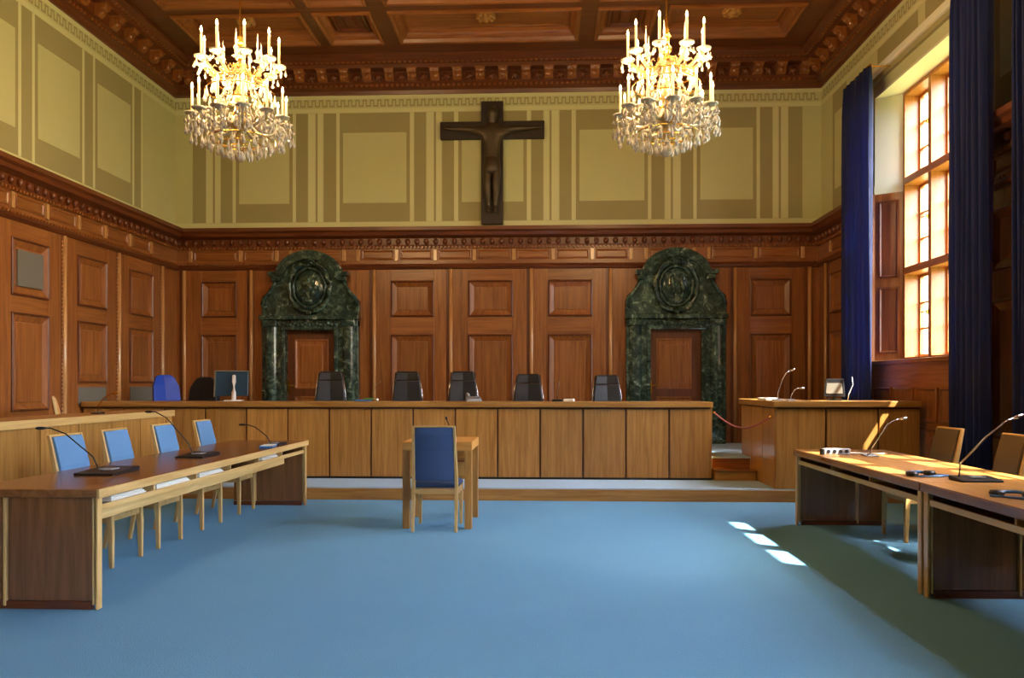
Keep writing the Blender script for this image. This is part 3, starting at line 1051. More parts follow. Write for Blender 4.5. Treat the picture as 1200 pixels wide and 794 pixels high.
def chandelier(x, y, rot, label):
    t = thing('chandelier', label, 'chandelier', (x, y, 3.72), rot, 'crystal chandeliers')
    z0 = 3.72
    Z = lambda z: z - z0
    MB().tube([(0, 0, Z(4.98)), (0, 0, Z(ZC + .1))], .008, 6).build('suspension_rod', 'gold', t)
    MB().lathe([(.02, Z(4.78)), (.05, Z(4.80)), (.055, Z(4.84)), (.025, Z(4.88)), (.03, Z(4.93)), (.045, Z(4.95)), (.02, Z(4.99)), (.03, Z(5.02)), (.012, Z(5.06)), (.014, Z(5.14)), (.008, Z(5.16))], 12).build('crown_finial', 'gold', t, smooth=True)
    MB().lathe([(.005, Z(3.90)), (.03, Z(3.93)), (.05, Z(4.0)), (.03, Z(4.06)), (.09, Z(4.10)), (.13, Z(4.16)), (.07, Z(4.19)), (.035, Z(4.24)), (.045, Z(4.32)), (.075, Z(4.42)), (.04, Z(4.5)), (.03, Z(4.56)), (.08, Z(4.60)), (.11, Z(4.66)), (.05, Z(4.70)), (.03, Z(4.78))], 14).build('baluster_stem', 'amber', t, smooth=True)
    MB().lathe([(.09, Z(4.20)), (.10, Z(4.21)), (.10, Z(4.235)), (.04, Z(4.25))], 14).build('gilt_collar', 'gold', t, smooth=True)
    MB().lathe([(.08, Z(4.70)), (.09, Z(4.71)), (.09, Z(4.735)), (.04, Z(4.75))], 14).build('gilt_collar', 'gold', t, smooth=True)
    MB().ball((0, 0, Z(3.80)), .055, n=12, m=8).build('crystal_ball', 'crystal', t, smooth=True)
    MB().tube([(0, 0, Z(3.84)), (0, 0, Z(3.93))], .006, 6).build('ball_hook', 'gold', t)
    for tier, (na, r1, zp, zs, dip, r0, ph, nd) in enumerate(((12, .46, 4.15, 4.22, .10, .07, .13, 6), (9, .385, 4.72, 4.72, .12, .06, .0, 5))):
        am = arm_mesh(r0, r1, Z(zs), Z(zp), dip, 'amber' if tier else 'crystal')
        for k in range(na):
            a = ph + 2 * PI * k / na
            arm = place('arm', am, t, (0, 0, 0), (0, 0, a))
            dz = random.uniform(-.012, .012)
            place('drip_pan', panm, arm, (r1, 0, Z(zp) + .02 + dz))
            place('candle', candm, arm, (r1, 0, Z(zp) + .035 + dz))
            place('bulb', bulbm, arm, (r1, 0, Z(zp) + .28 + dz))
            for j in range(nd):
                b = 2 * PI * (j + .5 * (k % 2)) / nd
                zz = Z(zp) + .012 + dz - random.uniform(0, .02)
                px, py = r1 + .066 * math.cos(b), .066 * math.sin(b)
                o = place('pendant', drop, arm, (px, py, zz), (random.uniform(-.1, .1), random.uniform(-.1, .1), b))
                o.scale = (1, 1, .8)
                if tier == 0:
                    o = place('long_pendant', drop, arm, (px, py, zz - .074 - random.uniform(0, .03)), (random.uniform(-.1, .1), random.uniform(-.1, .1), b))
                    o.scale = (1.3, 1.3, 1.25)
            lt = bpy.data.lights.new('candle_light', 'POINT')
            lt.energy = BULB_W
            lt.color = (1.0, .65, .31)
            lt.shadow_soft_size = .03
            lo = bpy.data.objects.new('candle_light', lt)
            COL.objects.link(lo)
            lo.parent = t
            lo.location = ((r1) * math.cos(a), (r1) * math.sin(a), Z(zp) + .385 + dz)
    # spires of the upper tier
    for k in range(6):
        a = 2 * PI * (k + .4) / 6
        MB().lathe([(.02, 0), (.045, .01), (.012, .03), (.018, .08), (.03, .10), (.008, .13), (.012, .17), (.001, .30)], 8).build('glass_spire', 'crystal', t, smooth=True).location = (.22 * math.cos(a), .22 * math.sin(a), Z(4.74))
    # festoons of beads between the tiers and hanging fringe
    for k in range(12):
        a0 = 2 * PI * k / 12 + .13
        m = MB()
        for q in range(11):
            s = q / 10
            r = .10 + (.40 - .10) * s
            z = Z(4.62) + (Z(4.20) - Z(4.62)) * s - .12 * math.sin(PI * s)
            m.ball((r * math.cos(a0 + .06 * s), r * math.sin(a0 + .06 * s), z), .014, .014, .017, 6, 3)
        m.tube([((.10 + .03 * q) * math.cos(a0 + .006 * q), (.10 + .03 * q) * math.sin(a0 + .006 * q), Z(4.62) - .042 * q - .12 * math.sin(PI * q / 10)) for q in range(11)], .005, 5)
        m.build('bead_festoon', 'crystal', t)
    for ring, (rr, nn, zz) in enumerate(((.31, 18, 3.98), (.20, 12, 3.93), (.11, 8, 3.90), (.27, 12, 4.56), (.34, 14, 4.46), (.18, 10, 4.38))):
        m = MB()
        m.tube([(rr * math.cos(2 * PI * k / 24), rr * math.sin(2 * PI * k / 24), Z(zz)) for k in range(25)], .006, 5, caps=False)
        rg = m.build('gilt_ring', 'gold', t)
        for k in range(nn):
            a = 2 * PI * k / nn
            o = place('pendant', drop, rg, (rr * math.cos(a), rr * math.sin(a), Z(zz) - .005), (0, 0, a))
            o.scale = (1.35, 1.35, 1.35)
    return t


chandelier(-3.15, 8.05, .3, 'lit crystal candle chandelier above the four blue chairs')
chandelier(1.21, 8.05, .9, 'lit crystal candle chandelier between the crucifix and the tall window')

# ------------------------------------------------------------------ judges' bench
jb = thing('judges_bench', 'long oak judges bench with square front panels on the low platform', 'bench', ((XL + .13 + 2.25) / 2, 10.85, PLAT))
hx = (2.25 - XL - .13) / 2
BT = 1.22 - PLAT
MB().box(-hx, hx, -.04, .50, BT - .075, BT).build('worktop', 'bench_x', jb, bevel=.008)
n = 15
pw = 2 * hx / n
MB().box(-hx + .02, hx - .02, .03, .06, .0, BT - .075).build('carcass', 'dark_z', jb)
for k in range(n):
    MB().box(-hx + k * pw + .012, -hx + (k + 1) * pw - .012, 0, .028, .03, BT - .10).build('front_panel', 'bench_z', jb, bevel=.004)
MB().box(hx - .03, hx, .03, .48, 0, BT - .08).build('end_panel', 'bench_z', jb, bevel=.004)
MB().box(-hx, hx, .015, .029, 0, .028).build('plinth', 'black', jb)
for k in range(1, 5):
    MB().box(-hx + k * 2 * hx / 5 - .02, -hx + k * 2 * hx / 5 + .02, .06, .48, 0, BT - .08).build('support', 'bench_z', jb)

# clerk desk at the window end of the platform
cd = thing('clerk_desk', 'oak corner desk with silver microphones beside the tall window', 'desk', (2.84, 9.98, PLAT))
cw_ = XR - .13 - 2.84
CT = 1.25 - PLAT
mb = MB()
mb.prism([(-.03, -.03), (cw_, -.03), (cw_, .62), (.62, .62), (.62, 1.75), (-.03, 1.75)], CT - .075, CT, 'z')
mb.build('worktop', 'bench_x', cd, bevel=.008)
ws = [0, .62, 1.26, cw_]
for a, b in zip(ws[:-1], ws[1:]):
    MB().box(a + .012, b - .012, 0, .028, .0, CT - .095).build('front_panel', 'bench_z', cd, bevel=.004)
for k in range(3):
    MB().box(0, .028, .035 + k * .56, .035 + (k + 1) * .56 - .02, .0, CT - .095).build('side_panel', 'bench_z', cd, bevel=.004)
MB().box(.03, cw_, .03, .05, 0, CT - .076).build('carcass', 'dark_z', cd)
MB().box(.03, .05, .05, 1.71, 0, CT - .076).build('side_carcass', 'dark_z', cd)

# rope between bench and desk
mb = MB()
pts = []
for k in range(17):
    s = k / 16
    pts.append((2.26 + .55 * s, 10.80 - .72 * s, 1.08 - .03 * s - .17 * math.sin(PI * s)))
rp = thing('barrier_rope', 'sagging red cord strung across the steps', 'rope', (0, 0, 0))
mb.tube(pts, .011, 7).build('cord', 'rope', rp, smooth=True)
for p in (pts[0], pts[-1]):
    MB().ball(p, .018, n=8, m=5).build('hook', 'brass', rp, smooth=True)


# ------------------------------------------------------------------ court tables
def court_table(name, label, x0, y0, y1, wid, s, cat='table', top='table_y', edge='pale_y', apron=True, grp=None):
    """s=+1: the open shelf side faces +x (x0 is that edge), s=-1: it faces -x"""
    t = thing(name, label, cat, (x0, y0, 0), group=grp)
    L = y1 - y0
    T = .78

    def X(a):
        return -s * a                    # distance in from the open edge

    def B(m, a0, a1, b0, b1, z0, z1):
        x_ = sorted((X(a0), X(a1)))
        return m.box(x_[0], x_[1], b0, b1, z0, z1)
    B(MB(), .02, wid, 0, L, T - .055, T).build('tabletop', top, t, bevel=.005)
    B(MB(), 0, .0195, 0, L, T - .058, T + .001).build('edge_strip', edge, t, bevel=.004)
    for e, (b0, b1) in enumerate(((.025, .058), (L - .058, L - .025))):
        q = B(MB(), .06, .62, b0, b1, .055, T - .055).build('end_panel', 'table_z', t, bevel=.004)
        B(MB(), .02, .034, b0 - .012, b1 + .012, 0, T - .058).build('pale_post', 'pale_z', q, bevel=.003)
        B(MB(), .045, .059, b0 - .008, b1 + .008, .03, T - .055).build('pale_post', 'pale_z', q, bevel=.003)
        B(MB(), .632, .650, b0 - .012, b1 + .012, .02, T - .055).build('pale_post', 'pale_z', q, bevel=.004)
        B(MB(), .66, wid - .03, b0, b1, .055, T - .055).build('end_board', 'table_z', q, bevel=.004)
        B(MB(), .07, wid - .03, b0 - .004, b1 + .004, 0, .05).build('kick_board', 'dark_x', q)
    sh = B(MB(), .05, .42, .075, L - .075, .645, .665).build('shelf', 'table_y', t)
    B(MB(), .03, .048, .075, L - .075, .634, .672).build('shelf_edge', 'pale_y', sh)
    B(MB(), .43, .45, .075, L - .075, .645, T - .057).build('shelf_back', 'dark_y', sh)
    nd = max(2, int(L / .75))
    for k in range(1, nd):
        yy = .1 + (L - .2) * k / nd
        B(MB(), .05, .42, yy - .01, yy + .01, .666, T - .057).build('divider', 'pale_z', sh)
    if apron:
        B(MB(), .10, .125, .075, L - .6, .555, .630).build('apron', 'pale_y', t, bevel=.004)
    return t


court_table('counsel_table', 'long oak counsel table with paper-filled shelf in front of four blue chairs', -2.88, 5.0, 9.52, .93, 1)
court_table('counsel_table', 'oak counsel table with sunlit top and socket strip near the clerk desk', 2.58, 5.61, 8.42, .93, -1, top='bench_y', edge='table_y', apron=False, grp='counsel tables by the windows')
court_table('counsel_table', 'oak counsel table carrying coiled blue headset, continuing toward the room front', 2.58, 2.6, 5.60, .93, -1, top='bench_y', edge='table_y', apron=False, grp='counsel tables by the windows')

# papers on the shelf of the long table
for k, (y0, y1, x_) in enumerate(((5.25, 5.72, -2.93), (5.86, 6.42, -2.92), (6.6, 7.10, -2.92), (8.14, 8.62, -2.94))):
    q = thing('paper_stack', ['white paper stack in the shelf compartment at the open end of the long counsel table', 'white paper stack in the table shelf just past the first gooseneck microphone', 'white paper stack in the table shelf below the halfway microphone', 'white paper stack in the table shelf below the pale blue folder'][k], 'papers', (x_, y0, .6665), group='papers in the table shelf')
    for j in range(3):
        d = .012 * j
        MB().box(-.26 + d, -.01 - d * .6, d, y1 - y0 - d, .012 * j, .012 * (j + 1) - .001).build('sheaf', 'paper', q)

# back-row desk along the panelled wall
rd = thing('side_desk', 'high oak desk with pale top edge along the panelled wall behind blue chairs', 'desk', (-4.74, 4.2, .27))
RL = 9.95 - 4.2
RT = 1.13 - .27
sp = struct(MB().box(XL + .1, -4.72, 4.0, 9.93, 0, .25).build('side_podium', 'table_y'))
MB().box(XL + .1, -4.71, 4.0, 9.935, .25, .27).build('podium_carpet', 'carpet', sp)
MB().box(-.62, -.02, 0, RL, RT - .06, RT).build('worktop', 'bench_y', rd, bevel=.004)
MB().box(-.02, 0.0, 0, RL, RT - .075, RT + .002).build('pale_edge', 'pale_y', rd, bevel=.003)
k = 0
y = 0.0
while y < RL - .1:
    MB().box(-.06, -.035, y + .008, min(y + .62, RL) - .008, .05, RT - .075).build('front_panel', 'bench_z', rd, bevel=.003)
    y += .62
MB().box(-.075, -.062, 0, RL, 0, RT - .06).build('carcass', 'dark_z', rd)
MB().box(-.6, -.08, RL - .03, RL, 0, RT - .061).build('end_panel', 'bench_z', rd, bevel=.004)
MB().box(-.6, -.08, 0, .03, 0, RT - .061).build('end_panel', 'bench_z', rd, bevel=.004)

# small table of the witness
wt = thing('witness_table', 'small square oak table behind the single slate-blue chair', 'table', (-1.10, 8.36, 0))
MB().box(-.355, .355, -.40, .40, .79, .88).build('tabletop', 'honey_x', wt, bevel=.008)
for sx in (-1, 1):
    for sy in (-1, 1):
        MB().box(sx * .315 - .036, sx * .315 + .036, sy * .36 - .038, sy * .36 + .038, 0, .789).build('leg', 'bench_z', wt, bevel=.006)
MB().box(-.29, .29, -.02, .35, .64, .66).build('shelf', 'table_x', wt)
MB().box(-.29, .29, .33, .355, .42, .785).build('modesty_panel', 'bench_x', wt)


# ------------------------------------------------------------------ chairs
def oak_chair(name, label, fab, loc, rz, group=None, back_low=False):
    """front is local +y"""
    t = thing(name, label, 'chair', loc, rz, group)

    def leg(pts, w):
        lp = []
        for (x, y, z), q in zip(pts, w):
            lp.append([(x - q[0], y - q[1], z), (x + q[0], y - q[1], z), (x + q[0], y + q[1], z), (x - q[0], y + q[1], z)])
        return MB().loops(lp).build('leg', 'pale_z', t, bevel=.004)
    for s in (-1, 1):
        leg([(s * .215, .22, 0), (s * .215, .215, .30), (s * .215, .205, .43)], [(.014, .015), (.019, .021), (.02, .026)])
        leg([(s * .215, -.27, 0), (s * .215, -.215, .30), (s * .215, -.205, .45), (s * .208, -.245, .75), (s * .203, -.31, 1.05)], [(.014, .015), (.017, .022), (.017, .024), (.014, .02), (.011, .014)])
        MB().box(s * .215 - .012, s * .215 + .012, -.19, .19, .36, .42).build('side_rail', 'pale_y', t)
    MB().box(-.2, .2, .195, .22, .37, .42).build('front_rail', 'pale_x', t)
    MB().box(-.2, .2, -.215, -.19, .37, .41).build('rear_rail', 'pale_x', t)
    m = MB()
    m.loops([[(-.225, -.17, .425), (.225, -.17, .425), (.232, .24, .425), (-.232, .24, .425)], [(-.228, -.172, .46), (.228, -.172, .46), (.236, .246, .46), (-.236, .246, .46)], [(-.20, -.15, .485), (.20, -.15, .485), (.205, .22, .485), (-.205, .22, .485)]])
    m.build('seat', fab, t, bevel=.012)
    z0 = .50
    m = MB()
    lp = []
    for z, y, hw, th in ((z0, -.225, .195, .026), (.62, -.235, .195, .032), (.80, -.255, .192, .032), (.97, -.295, .188, .028), (1.035, -.31, .186, .018)):
        r_ = []
        for k in range(9):
            x = -hw + 2 * hw * k / 8
            r_.append((x, y - th + .02 * (x / hw) ** 2 - .0, z))
        for k in range(9):
            x = hw - 2 * hw * k / 8
            r_.append((x, y + th * .6 + .02 * (x / hw) ** 2, z))
        lp.append(r_)
    m.loops(lp).build('backrest', fab, t, smooth=False, bevel=.006)
    MB().box(-.19, .19, -.325, -.300, 1.036, 1.052).build('top_rail', 'pale_x', t, bevel=.004)
    return t


oak_chair('witness_chair', 'single oak chair with slate-blue back standing before the small square table', 'fabric_navy', (-1.105, 8.07, 0), 0)
for (y, r, lab) in ((6.38, -.03, 'blue upholstered oak chair beside the open end of the long counsel table'),
                    (7.12, .0, 'blue upholstered oak chair, second along the long counsel table from its open end'),
                    (8.03, -.02, 'blue upholstered oak chair, third along the long counsel table from its open end'),
                    (8.98, .0, 'blue upholstered oak chair closest to the judges bench')):
    oak_chair('counsel_chair', lab, 'fabric', (-3.66, y, 0), -PI / 2 + r, 'blue chairs behind the counsel table')
for (x, y, r, lab) in ((3.52, 7.68, .05, 'upholstered oak chair coloured taupe for shade at the sunlit table, closer to the clerk desk'),
                       (3.55, 6.70, -.06, 'upholstered oak chair coloured taupe for shade at the sunlit table, closer to the coiled headset')):
    oak_chair('counsel_chair', lab, 'fabric_in_shade', (x, y, 0), PI / 2 + r, 'shade-coloured taupe chairs by the curtains')
oak_chair('oak_chair', 'plain all-wood oak chair standing behind the high side desk', 'honey_z', (-5.53, 9.25, .27), -1.01)


def judge_chair(label, x, y, rz, head='leather', back='leather2', top=1.66):
    """front is local -y"""
    t = thing('judge_chair', label, 'chair', (x, y, DAIS), rz, 'black leather judges chairs')
    Z = top - DAIS
    lp = []

    def sec(z, y_, hw, th):
        return [(-hw, y_ - th, z), (0, y_ - th + .025, z), (hw, y_ - th, z), (hw, y_ + th, z), (0, y_ + th + .02, z), (-hw, y_ + th, z)]
    MB().loops([sec(.50, .20, .235, .035), sec(Z * .72, .25, .205, .04), sec(Z - .145, .27, .185, .035)]).build('backrest', back, t, bevel=.012)
    MB().loops([sec(Z - .142, .268, .186, .04), sec(Z - .03, .285, .165, .04), sec(Z, .288, .155, .025)]).build('headrest', head, t, bevel=.012)
    for s in (-1, 1):
        MB().tube([(s * .25, .22, .46), (s * .222, .26, Z * .72), (s * .178, .292, Z - .02)], .011, 7).build('frame_tube', 'chrome', t, smooth=True)
        m = MB()
        m.tube([(s * .26, .16, .44), (s * .28, .16, .66), (s * .28, -.14, .68), (s * .27, -.17, .46)], .013, 7)
        m.build('armrest', 'chrome', t, smooth=True)
    MB().box(-.24, .24, -.24, .22, .41, .50).build('seat', back, t, bevel=.03, seg=3)
    MB().tube([(0, 0, .08), (0, 0, .41)], .03, 10).build('pedestal', 'chrome', t, smooth=True)
    m = MB()
    for k in range(5):
        a = 2 * PI * k / 5
        m.tube([(0, 0, .09), (.27 * math.cos(a), .27 * math.sin(a), .06)], [.028, .016], 6)
        m.ball((.27 * math.cos(a), .27 * math.sin(a), .032), .03, n=8, m=5)
    m.build('star_base', 'black', t)


for x, top, rz, lab in ((-3.25, 1.66, .22, 'black leather high-back chair in front of the rosette-cartouche door'),
                        (-2.09, 1.66, .12, 'black leather high-back chair, second along the bench from the computer monitor'),
                        (-1.23, 1.66, .14, 'black leather high-back chair beside the grey telephone on the bench'),
                        (-.26, 1.62, .05, 'black leather high-back chair between grey telephone and white note pad'),
                        (.96, 1.60, .16, 'black leather high-back chair next to the upright-figure marble surround')):
    judge_chair(lab, x, 11.80, rz, top=top)

# blue shell chair and black swivel chair at the wall end of the bench
bc = thing('office_chair', 'royal blue office chair behind the wall end of the bench', 'chair', (-5.62, 11.75, DAIS), .9)
lp = []
for z, y, hw in ((.52, .20, .18), (.75, .23, .21), (.98, .27, .20), (1.12, .31, .14), (1.155, .32, .08)):
    lp.append([(-hw, y - .05, z), (0, y, z), (hw, y - .05, z), (hw, y, z), (0, y + .055, z), (-hw, y, z)])
MB().loops(lp).build('backrest', 'royal', bc, bevel=.01)
MB().box(-.22, .22, -.24, .2, .42, .49).build('seat', 'royal', bc, bevel=.025)
MB().box(-.03, .03, .20, .24, .40, .6).build('back_stem', 'black', bc)
MB().tube([(0, 0, .05), (0, 0, .42)], .03, 10).build('pedestal', 'black', bc)
m = MB()
for k in range(5):
    a = 2 * PI * k / 5
    m.tube([(0, 0, .07), (.26 * math.cos(a), .26 * math.sin(a), .045)], [.03, .018], 6)
    m.ball((.26 * math.cos(a), .26 * math.sin(a), .03), .028, n=8, m=5)
m.build('star_base', 'black', bc)
sw = thing('swivel_chair', 'black padded swivel chair between the royal blue chair and the monitor', 'chair', (-5.72, 12.75, DAIS), -.2)
lp = []
for z, y, hw, th in ((.48, .18, .24, .05), (.70, .2, .27, .06), (.95, .23, .25, .06), (1.09, .25, .17, .05), (1.13, .25, .10, .03)):
    lp.append([(-hw, y - th, z), (0, y - th + .03, z), (hw, y - th, z), (hw, y + th, z), (0, y + th + .02, z), (-hw, y + th, z)])
MB().loops(lp).build('backrest', 'leather', sw, bevel=.02)
MB().box(-.25, .25, -.26, .2, .41, .50).build('seat', 'leather', sw, bevel=.03)
MB().tube([(0, 0, .05), (0, 0, .41)], .03, 10).build('pedestal', 'black', sw)
m = MB()
for k in range(5):
    a = 2 * PI * k / 5
    m.tube([(0, 0, .07), (.26 * math.cos(a), .26 * math.sin(a), .045)], [.03, .018], 6)
    m.ball((.26 * math.cos(a), .26 * math.sin(a), .03), .028, n=8, m=5)
m.build('star_base', 'black', sw)

# monitor seen from behind
mo = thing('computer_monitor', 'flat monitor with white stand seen from behind on the bench', 'monitor', (-4.50, 11.2, 1.2215), .25)
m = MB()
lp = [[(-.245 + dx, -.015, .09), (.225 + dx, -.015, .09), (.225 + dx, .015, .09), (-.245 + dx, .015, .09)] for dx in (0,)]
m.loops([[(-.24, -.02, .07), (.22, -.02, .07), (.22, .02, .07), (-.24, .02, .07)], [(-.24, .06, .42), (.22, .06, .42), (.22, .10, .42), (-.24, .10, .42)]])
m.build('display_case', 'screen', mo, bevel=.008)
m = MB()
m.loops([[(-.25, -.028, .06), (-.228, -.028, .06), (-.228, .022, .06), (-.25, .022, .06)], [(-.25, .052, .43), (-.228, .052, .43), (-.228, .104, .43), (-.25, .104, .43)]])
m.box(-.25, .23, .05, .105, .42, .435)
m.build('silver_bezel', 'chrome', mo)
m = MB()
m.tube([(.03, -.055, .0145), (.03, -.055, .03), (.03, -.06, .12), (.03, -.03, .27), (.02, .04, .36)], [.032, .032, .03, .028, .025], 8)
m.build('stand_arm', 'white', mo, smooth=True)
MB().box(-.1, .16, -.12, .06, 0, .014).build('stand_foot', 'white', mo, bevel=.005)


# ------------------------------------------------------------------ small things
def microphone(label, loc, rz, neck, base=(.16, .12, .03), basemat='black', neckmat='black', headr=.012, nr=.0055):
    t = thing('microphone', label, 'microphone', loc, rz)
    bx, by, bz = base
    m = MB()
    m.loops([[(-bx, -by, 0), (bx, -by, 0), (bx, by, 0), (-bx, by, 0)], [(-bx, -by, bz * .5), (bx, -by, bz * .5), (bx, by, bz), (-bx, by, bz)]])
    m.build('base', basemat, t, bevel=.006)
    MB().box(-bx * .3, bx * .4, -by * .3, by * .3, bz * .75 + .001, bz * .75 + .008).build('button_plate', 'silver', t)
    p0 = Vector((neck[0][0], neck[0][1], bz * .6))
    pts = [p0] + [Vector(q) for q in neck[1:]]
    MB().tube([tuple(q) for q in pts], nr, 7).build('gooseneck', neckmat, t, smooth=True)
    d = (pts[-1] - pts[-2]).normalized()
    MB().tube([tuple(pts[-1] - d * .01), tuple(pts[-1] + d * .02), tuple(pts[-1] + d * .055), tuple(pts[-1] + d * .07)], [nr, headr, headr, headr * .5], 8).build('capsule', neckmat, t, smooth=True)
    return t


TZ = .781
microphone('black gooseneck microphone by the open end of the long counsel table', (-3.36, 5.95, TZ), 0,
           [(-.1, .05, .03), (-.14, .04, .12), (-.32, -.02, .30), (-.42, -.05, .345), (-.45, -.06, .345)], (.15, .20, .035))
microphone('black gooseneck microphone halfway along the long counsel table', (-3.28, 7.35, TZ), 0,
           [(-.06, .02, .03), (-.1, .02, .12), (-.3, .0, .36), (-.4, -.02, .42), (-.43, -.02, .42)], (.13, .20, .03))
microphone('black gooseneck microphone beside the pale blue folder', (-3.02, 8.72, TZ), 0,
           [(-.05, .02, .03), (-.1, .02, .10), (-.22, .0, .2), (-.3, -.02, .23), (-.33, -.02, .23)], (.09, .14, .03))
fo = thing('folder', 'pale blue folder lying by the far microphone on the counsel table', 'folder', (-2.97, 8.42, TZ), .15)
MB().box(-.09, .05, -.12, .14, 0, .022).build('cover', 'bluething', fo, bevel=.004)
MB().box(-.08, .045, -.11, .13, .0225, .028).build('sheet', 'paper', fo)
microphone('bronze-toned gooseneck microphone on the high side desk behind blue chairs', (-5.0, 8.65, 1.131), 0,
           [(0, 0, .03), (0.0, .0, .08), (.05, .02, .17), (.13, .03, .22), (.15, .03, .225)], (.05, .06, .02), neckmat='brass')
# sunlit table
microphone('silver gooseneck microphone in the sun beside the socket strip', (3.06, 7.65, TZ), 0,
           [(0, 0, .03), (.02, .0, .08), (.18, .03, .30), (.26, .04, .345), (.30, .04, .35)], (.06, .07, .02), 'silver', 'chrome', .014, .007)
microphone('silver gooseneck microphone with black base beside the blue headset', (3.02, 5.72, TZ), 0,
           [(-.10, .03, .03), (-.09, .03, .12), (.1, .06, .30), (.26, .08, .42), (.32, .09, .44)], (.14, .10, .03), 'black', 'chrome', .014, .008)
so = thing('socket_strip', 'grey strip of four sockets on the sunlit counsel table', 'socket strip', (2.80, 7.80, TZ), .12)
MB().box(-.13, .13, -.03, .03, 0, .06).build('housing', 'silver', so, bevel=.006)
for k in range(4):
    MB().lathe([(.018, 0), (.018, .006)], 10).build('socket', 'black', so).matrix_local = Matrix.Translation((-.09 + .06 * k, -.030, .032)) @ Matrix.Rotation(PI / 2, 4, 'X')
MB().box(-.152, -.131, -.028, .028, 0, .055).build('end_cap', 'black', so, bevel=.004)
mb = MB()
mb.tube([(.13, 0, .02), (.2, .03, .012), (.3, .0, .012), (.42, -.06, .012), (.5, -.02, .012)], .006, 6).build('flex', 'white', so, smooth=True)


def headset(label, loc, rz, mat='bluething'):
    t = thing('headset', label, 'headset', loc, rz)
    pts = [(.085 * math.cos(PI * k / 12), .10 * math.sin(PI * k / 12), .018) for k in range(13)]
    MB().tube(pts, .011, 7).build('headband', mat, t, smooth=True)
    for s in (-1, 1):
        MB().lathe([(.02, 0.0), (.04, .004), (.045, .018), (.035, .034), (.01, .036)], 12, (s * .085, 0)).build('ear_pad', 'black', t, smooth=True)
    for k in range(2):
        MB().tube([(.10 - .03 * k, -.02, .008), (.16, -.08 - .05 * k, .008), (.05, -.14 + .04 * k, .008), (-.06, -.10, .008), (-.12, -.05 - .04 * k, .008)], .006, 6).build('cable', mat, t, smooth=True)


headset('blue headset lying on the sunlit table beside the black microphone base', (2.78, 6.02, TZ), .4)
headset('coiled blue headset on the table toward the room front', (2.82, 4.92, TZ), -.5)
microphone('tall silver gooseneck microphone on the clerk desk', (2.98, 10.35, 1.251), 0,
           [(0, 0, .02), (.0, 0, .1), (.06, 0, .28), (.11, 0, .36), (.15, 0, .38)], (.06, .07, .02), 'silver', 'chrome', .014, .007)
microphone('short silver gooseneck microphone on the clerk desk', (3.13, 10.3, 1.251), 0,
           [(0, 0, .02), (.0, 0, .06), (.04, 0, .13), (.08, 0, .16), (.1, 0, .16)], (.05, .06, .02), 'silver', 'chrome', .014, .007)
pp = thing('paper_stack', 'crumpled white papers beside the clerk desk microphones', 'papers', (2.92, 10.62, 1.251), .2)
for k in range(3):
    MB().box(-.08, .1, -.12 + .02 * k, .12, .01 * k, .01 * (k + 1) - .001).build('sheaf', 'paper', pp)
mn = thing('small_monitor', 'small dark monitor with beige screen beside the navy curtain', 'monitor', (3.72, 10.42, 1.251), -.35)
MB().loops([[(-.13, -.02, .05), (.13, -.02, .05), (.13, .02, .05), (-.13, .02, .05)], [(-.11, .03, .28), (.11, .03, .28), (.11, .06, .28), (-.11, .06, .28)]]).build('case', 'black', mn, bevel=.006)
MB().loops([[(-.10, -.0165, .09), (.10, -.0165, .09), (.10, -.013, .09), (-.10, -.013, .09)], [(-.09, .016, .225), (.09, .016, .225), (.09, .02, .225), (-.09, .02, .225)]]).build('beige_screen', 'grille', mn)
MB().box(-.09, .09, -.07, .07, 0, .02).build('foot', 'black', mn, bevel=.005)
MB().box(-.02, .02, -.01, .03, .018, .08).build('neck', 'black', mn)
mb = MB()
mb.tube([(.16, .02, .0), (.17, .02, .08), (.22, .03, .2), (.21, .03, .3)], .004, 6).build('signal_wire', 'white', mn, smooth=True)

# on the bench
def bench_z():
    return 1.2205


d1 = thing('document_tray', 'pale blue and green folders with thin microphone on the bench', 'papers', (-2.55, 11.15, bench_z()), 0)
MB().box(-.14, .06, -.1, .12, 0, .02).build('folder', 'bluething', d1, bevel=.003)
MB().box(-.02, .09, -.08, .12, .021, .045).build('green_folder', 'leaf', d1, bevel=.003)
MB().tube([(.05, .05, .04), (.09, .05, .15), (.16, .05, .25), (.2, .05, .28)], .004, 6).build('thin_mic', 'chrome', d1, smooth=True)  # stem of a thin bench microphone, no lamp
MB().ball((.16, 0, .02), .02, n=8, m=5).build('white_knob', 'white', d1, smooth=True)
d2 = thing('telephone', 'grey desk telephone on the bench before a black chair', 'telephone', (-1.02, 11.12, bench_z()), .2)
MB().loops([[(-.11, -.1, 0), (.11, -.1, 0), (.11, .1, 0), (-.11, .1, 0)], [(-.1, -.09, .03), (.1, -.09, .03), (.1, .09, .07), (-.1, .09, .07)]]).build('body', 'silver', d2, bevel=.006)
MB().tube([(-.08, -.09, .075), (-.08, -.06, .095), (-.08, .06, .105), (-.08, .1, .085)], [.025, .018, .018, .025], 8).build('receiver', 'silver', d2, smooth=True)
MB().box(0, .08, -.05, .02, .052, .058).build('keypad', 'black', d2)
d3 = thing('note_pad', 'white note pad with black pen tray on the bench', 'note pad', (.25, 11.12, bench_z()), -.1)
MB().box(0, .14, -.1, .1, 0, .035).build('pad', 'paper', d3, bevel=.003)
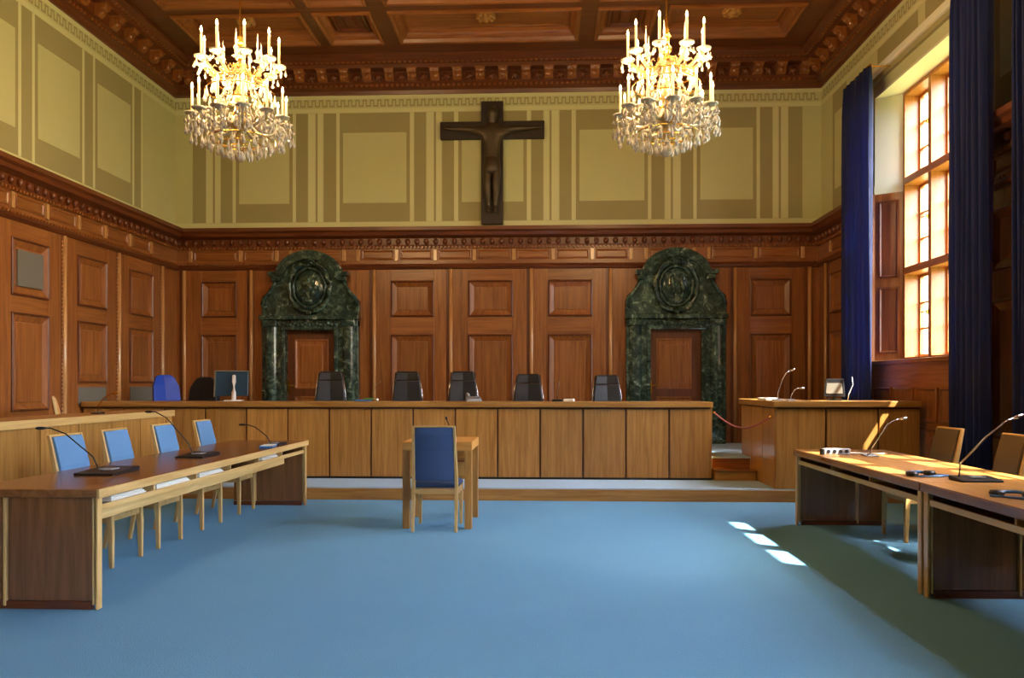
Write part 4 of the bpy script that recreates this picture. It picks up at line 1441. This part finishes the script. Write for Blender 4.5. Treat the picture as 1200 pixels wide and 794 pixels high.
MB().box(-.16, -.02, -.08, .08, 0, .03).build('pen_tray', 'black', d3, bevel=.004)
MB().tube([(-.1, 0, .03), (-.09, 0, .12), (-.07, 0, .24), (-.06, 0, .28)], .004, 6).build('thin_mic', 'chrome', d3, smooth=True)  # thin microphone stem
microphone('black gooseneck microphone standing on the small square table', (-1.02, 8.42, .8805), 0,
           [(0, 0, .02), (0, 0, .1), (-.02, -.03, .17), (-.03, -.06, .2), (-.03, -.07, .205)], (.06, .08, .025))

# ------------------------------------------------------------------ outside
gr = struct(MB().box(-60, 90, -60, 120, -6.4, -6.2).build('ground', 'lawn'))


def tree(x, y, zc, rx, rz, label, nleaf=1600):
    t = thing('tree', label, 'tree', (x, y, -6.2), group='trees outside the windows')
    m = MB()
    m.tube([(0, 0, 0), (.1, 0, 3), (0, .1, zc + 6.2 - rz * .3), (.1, .1, zc + 6.2 + rz * .5)], [.28, .22, .16, .05], 8)
    for k in range(7):
        a = k * 2.4
        z = zc + 6.2 - rz * .4 + k * rz * .13
        m.tube([(0, 0, z), (.5 * rx * math.cos(a), .5 * rx * math.sin(a), z + .4), (.8 * rx * math.cos(a), .8 * rx * math.sin(a), z + .9)], [.07, .05, .02], 5)
    m.build('trunk', 'bark', t)
    m = MB()
    for k in range(nleaf):
        d = Vector((random.gauss(0, 1), random.gauss(0, 1), random.gauss(0, 1))).normalized() * random.uniform(.35, 1) ** .5
        c = Vector((d.x * rx, d.y * rx, d.z * rz + zc + 6.2))
        u = Vector((random.gauss(0, 1), random.gauss(0, 1), random.gauss(0, 1))).normalized()
        w = u.cross(Vector((random.gauss(0, 1), random.gauss(0, 1), random.gauss(0, 1)))).normalized()
        s = random.uniform(.10, .2)
        i = [m.P(*(c + u * s)), m.P(*(c + w * s * .5)), m.P(*(c - u * s)), m.P(*(c - w * s * .5))]
        m.f.append(i)
    o = m.build('crown', 'leaf', t)
    o['kind'] = 'stuff'


tree(13.2, 26.5, 3.2, 1.5, 3.6, 'leafy tree standing outside the tall window')
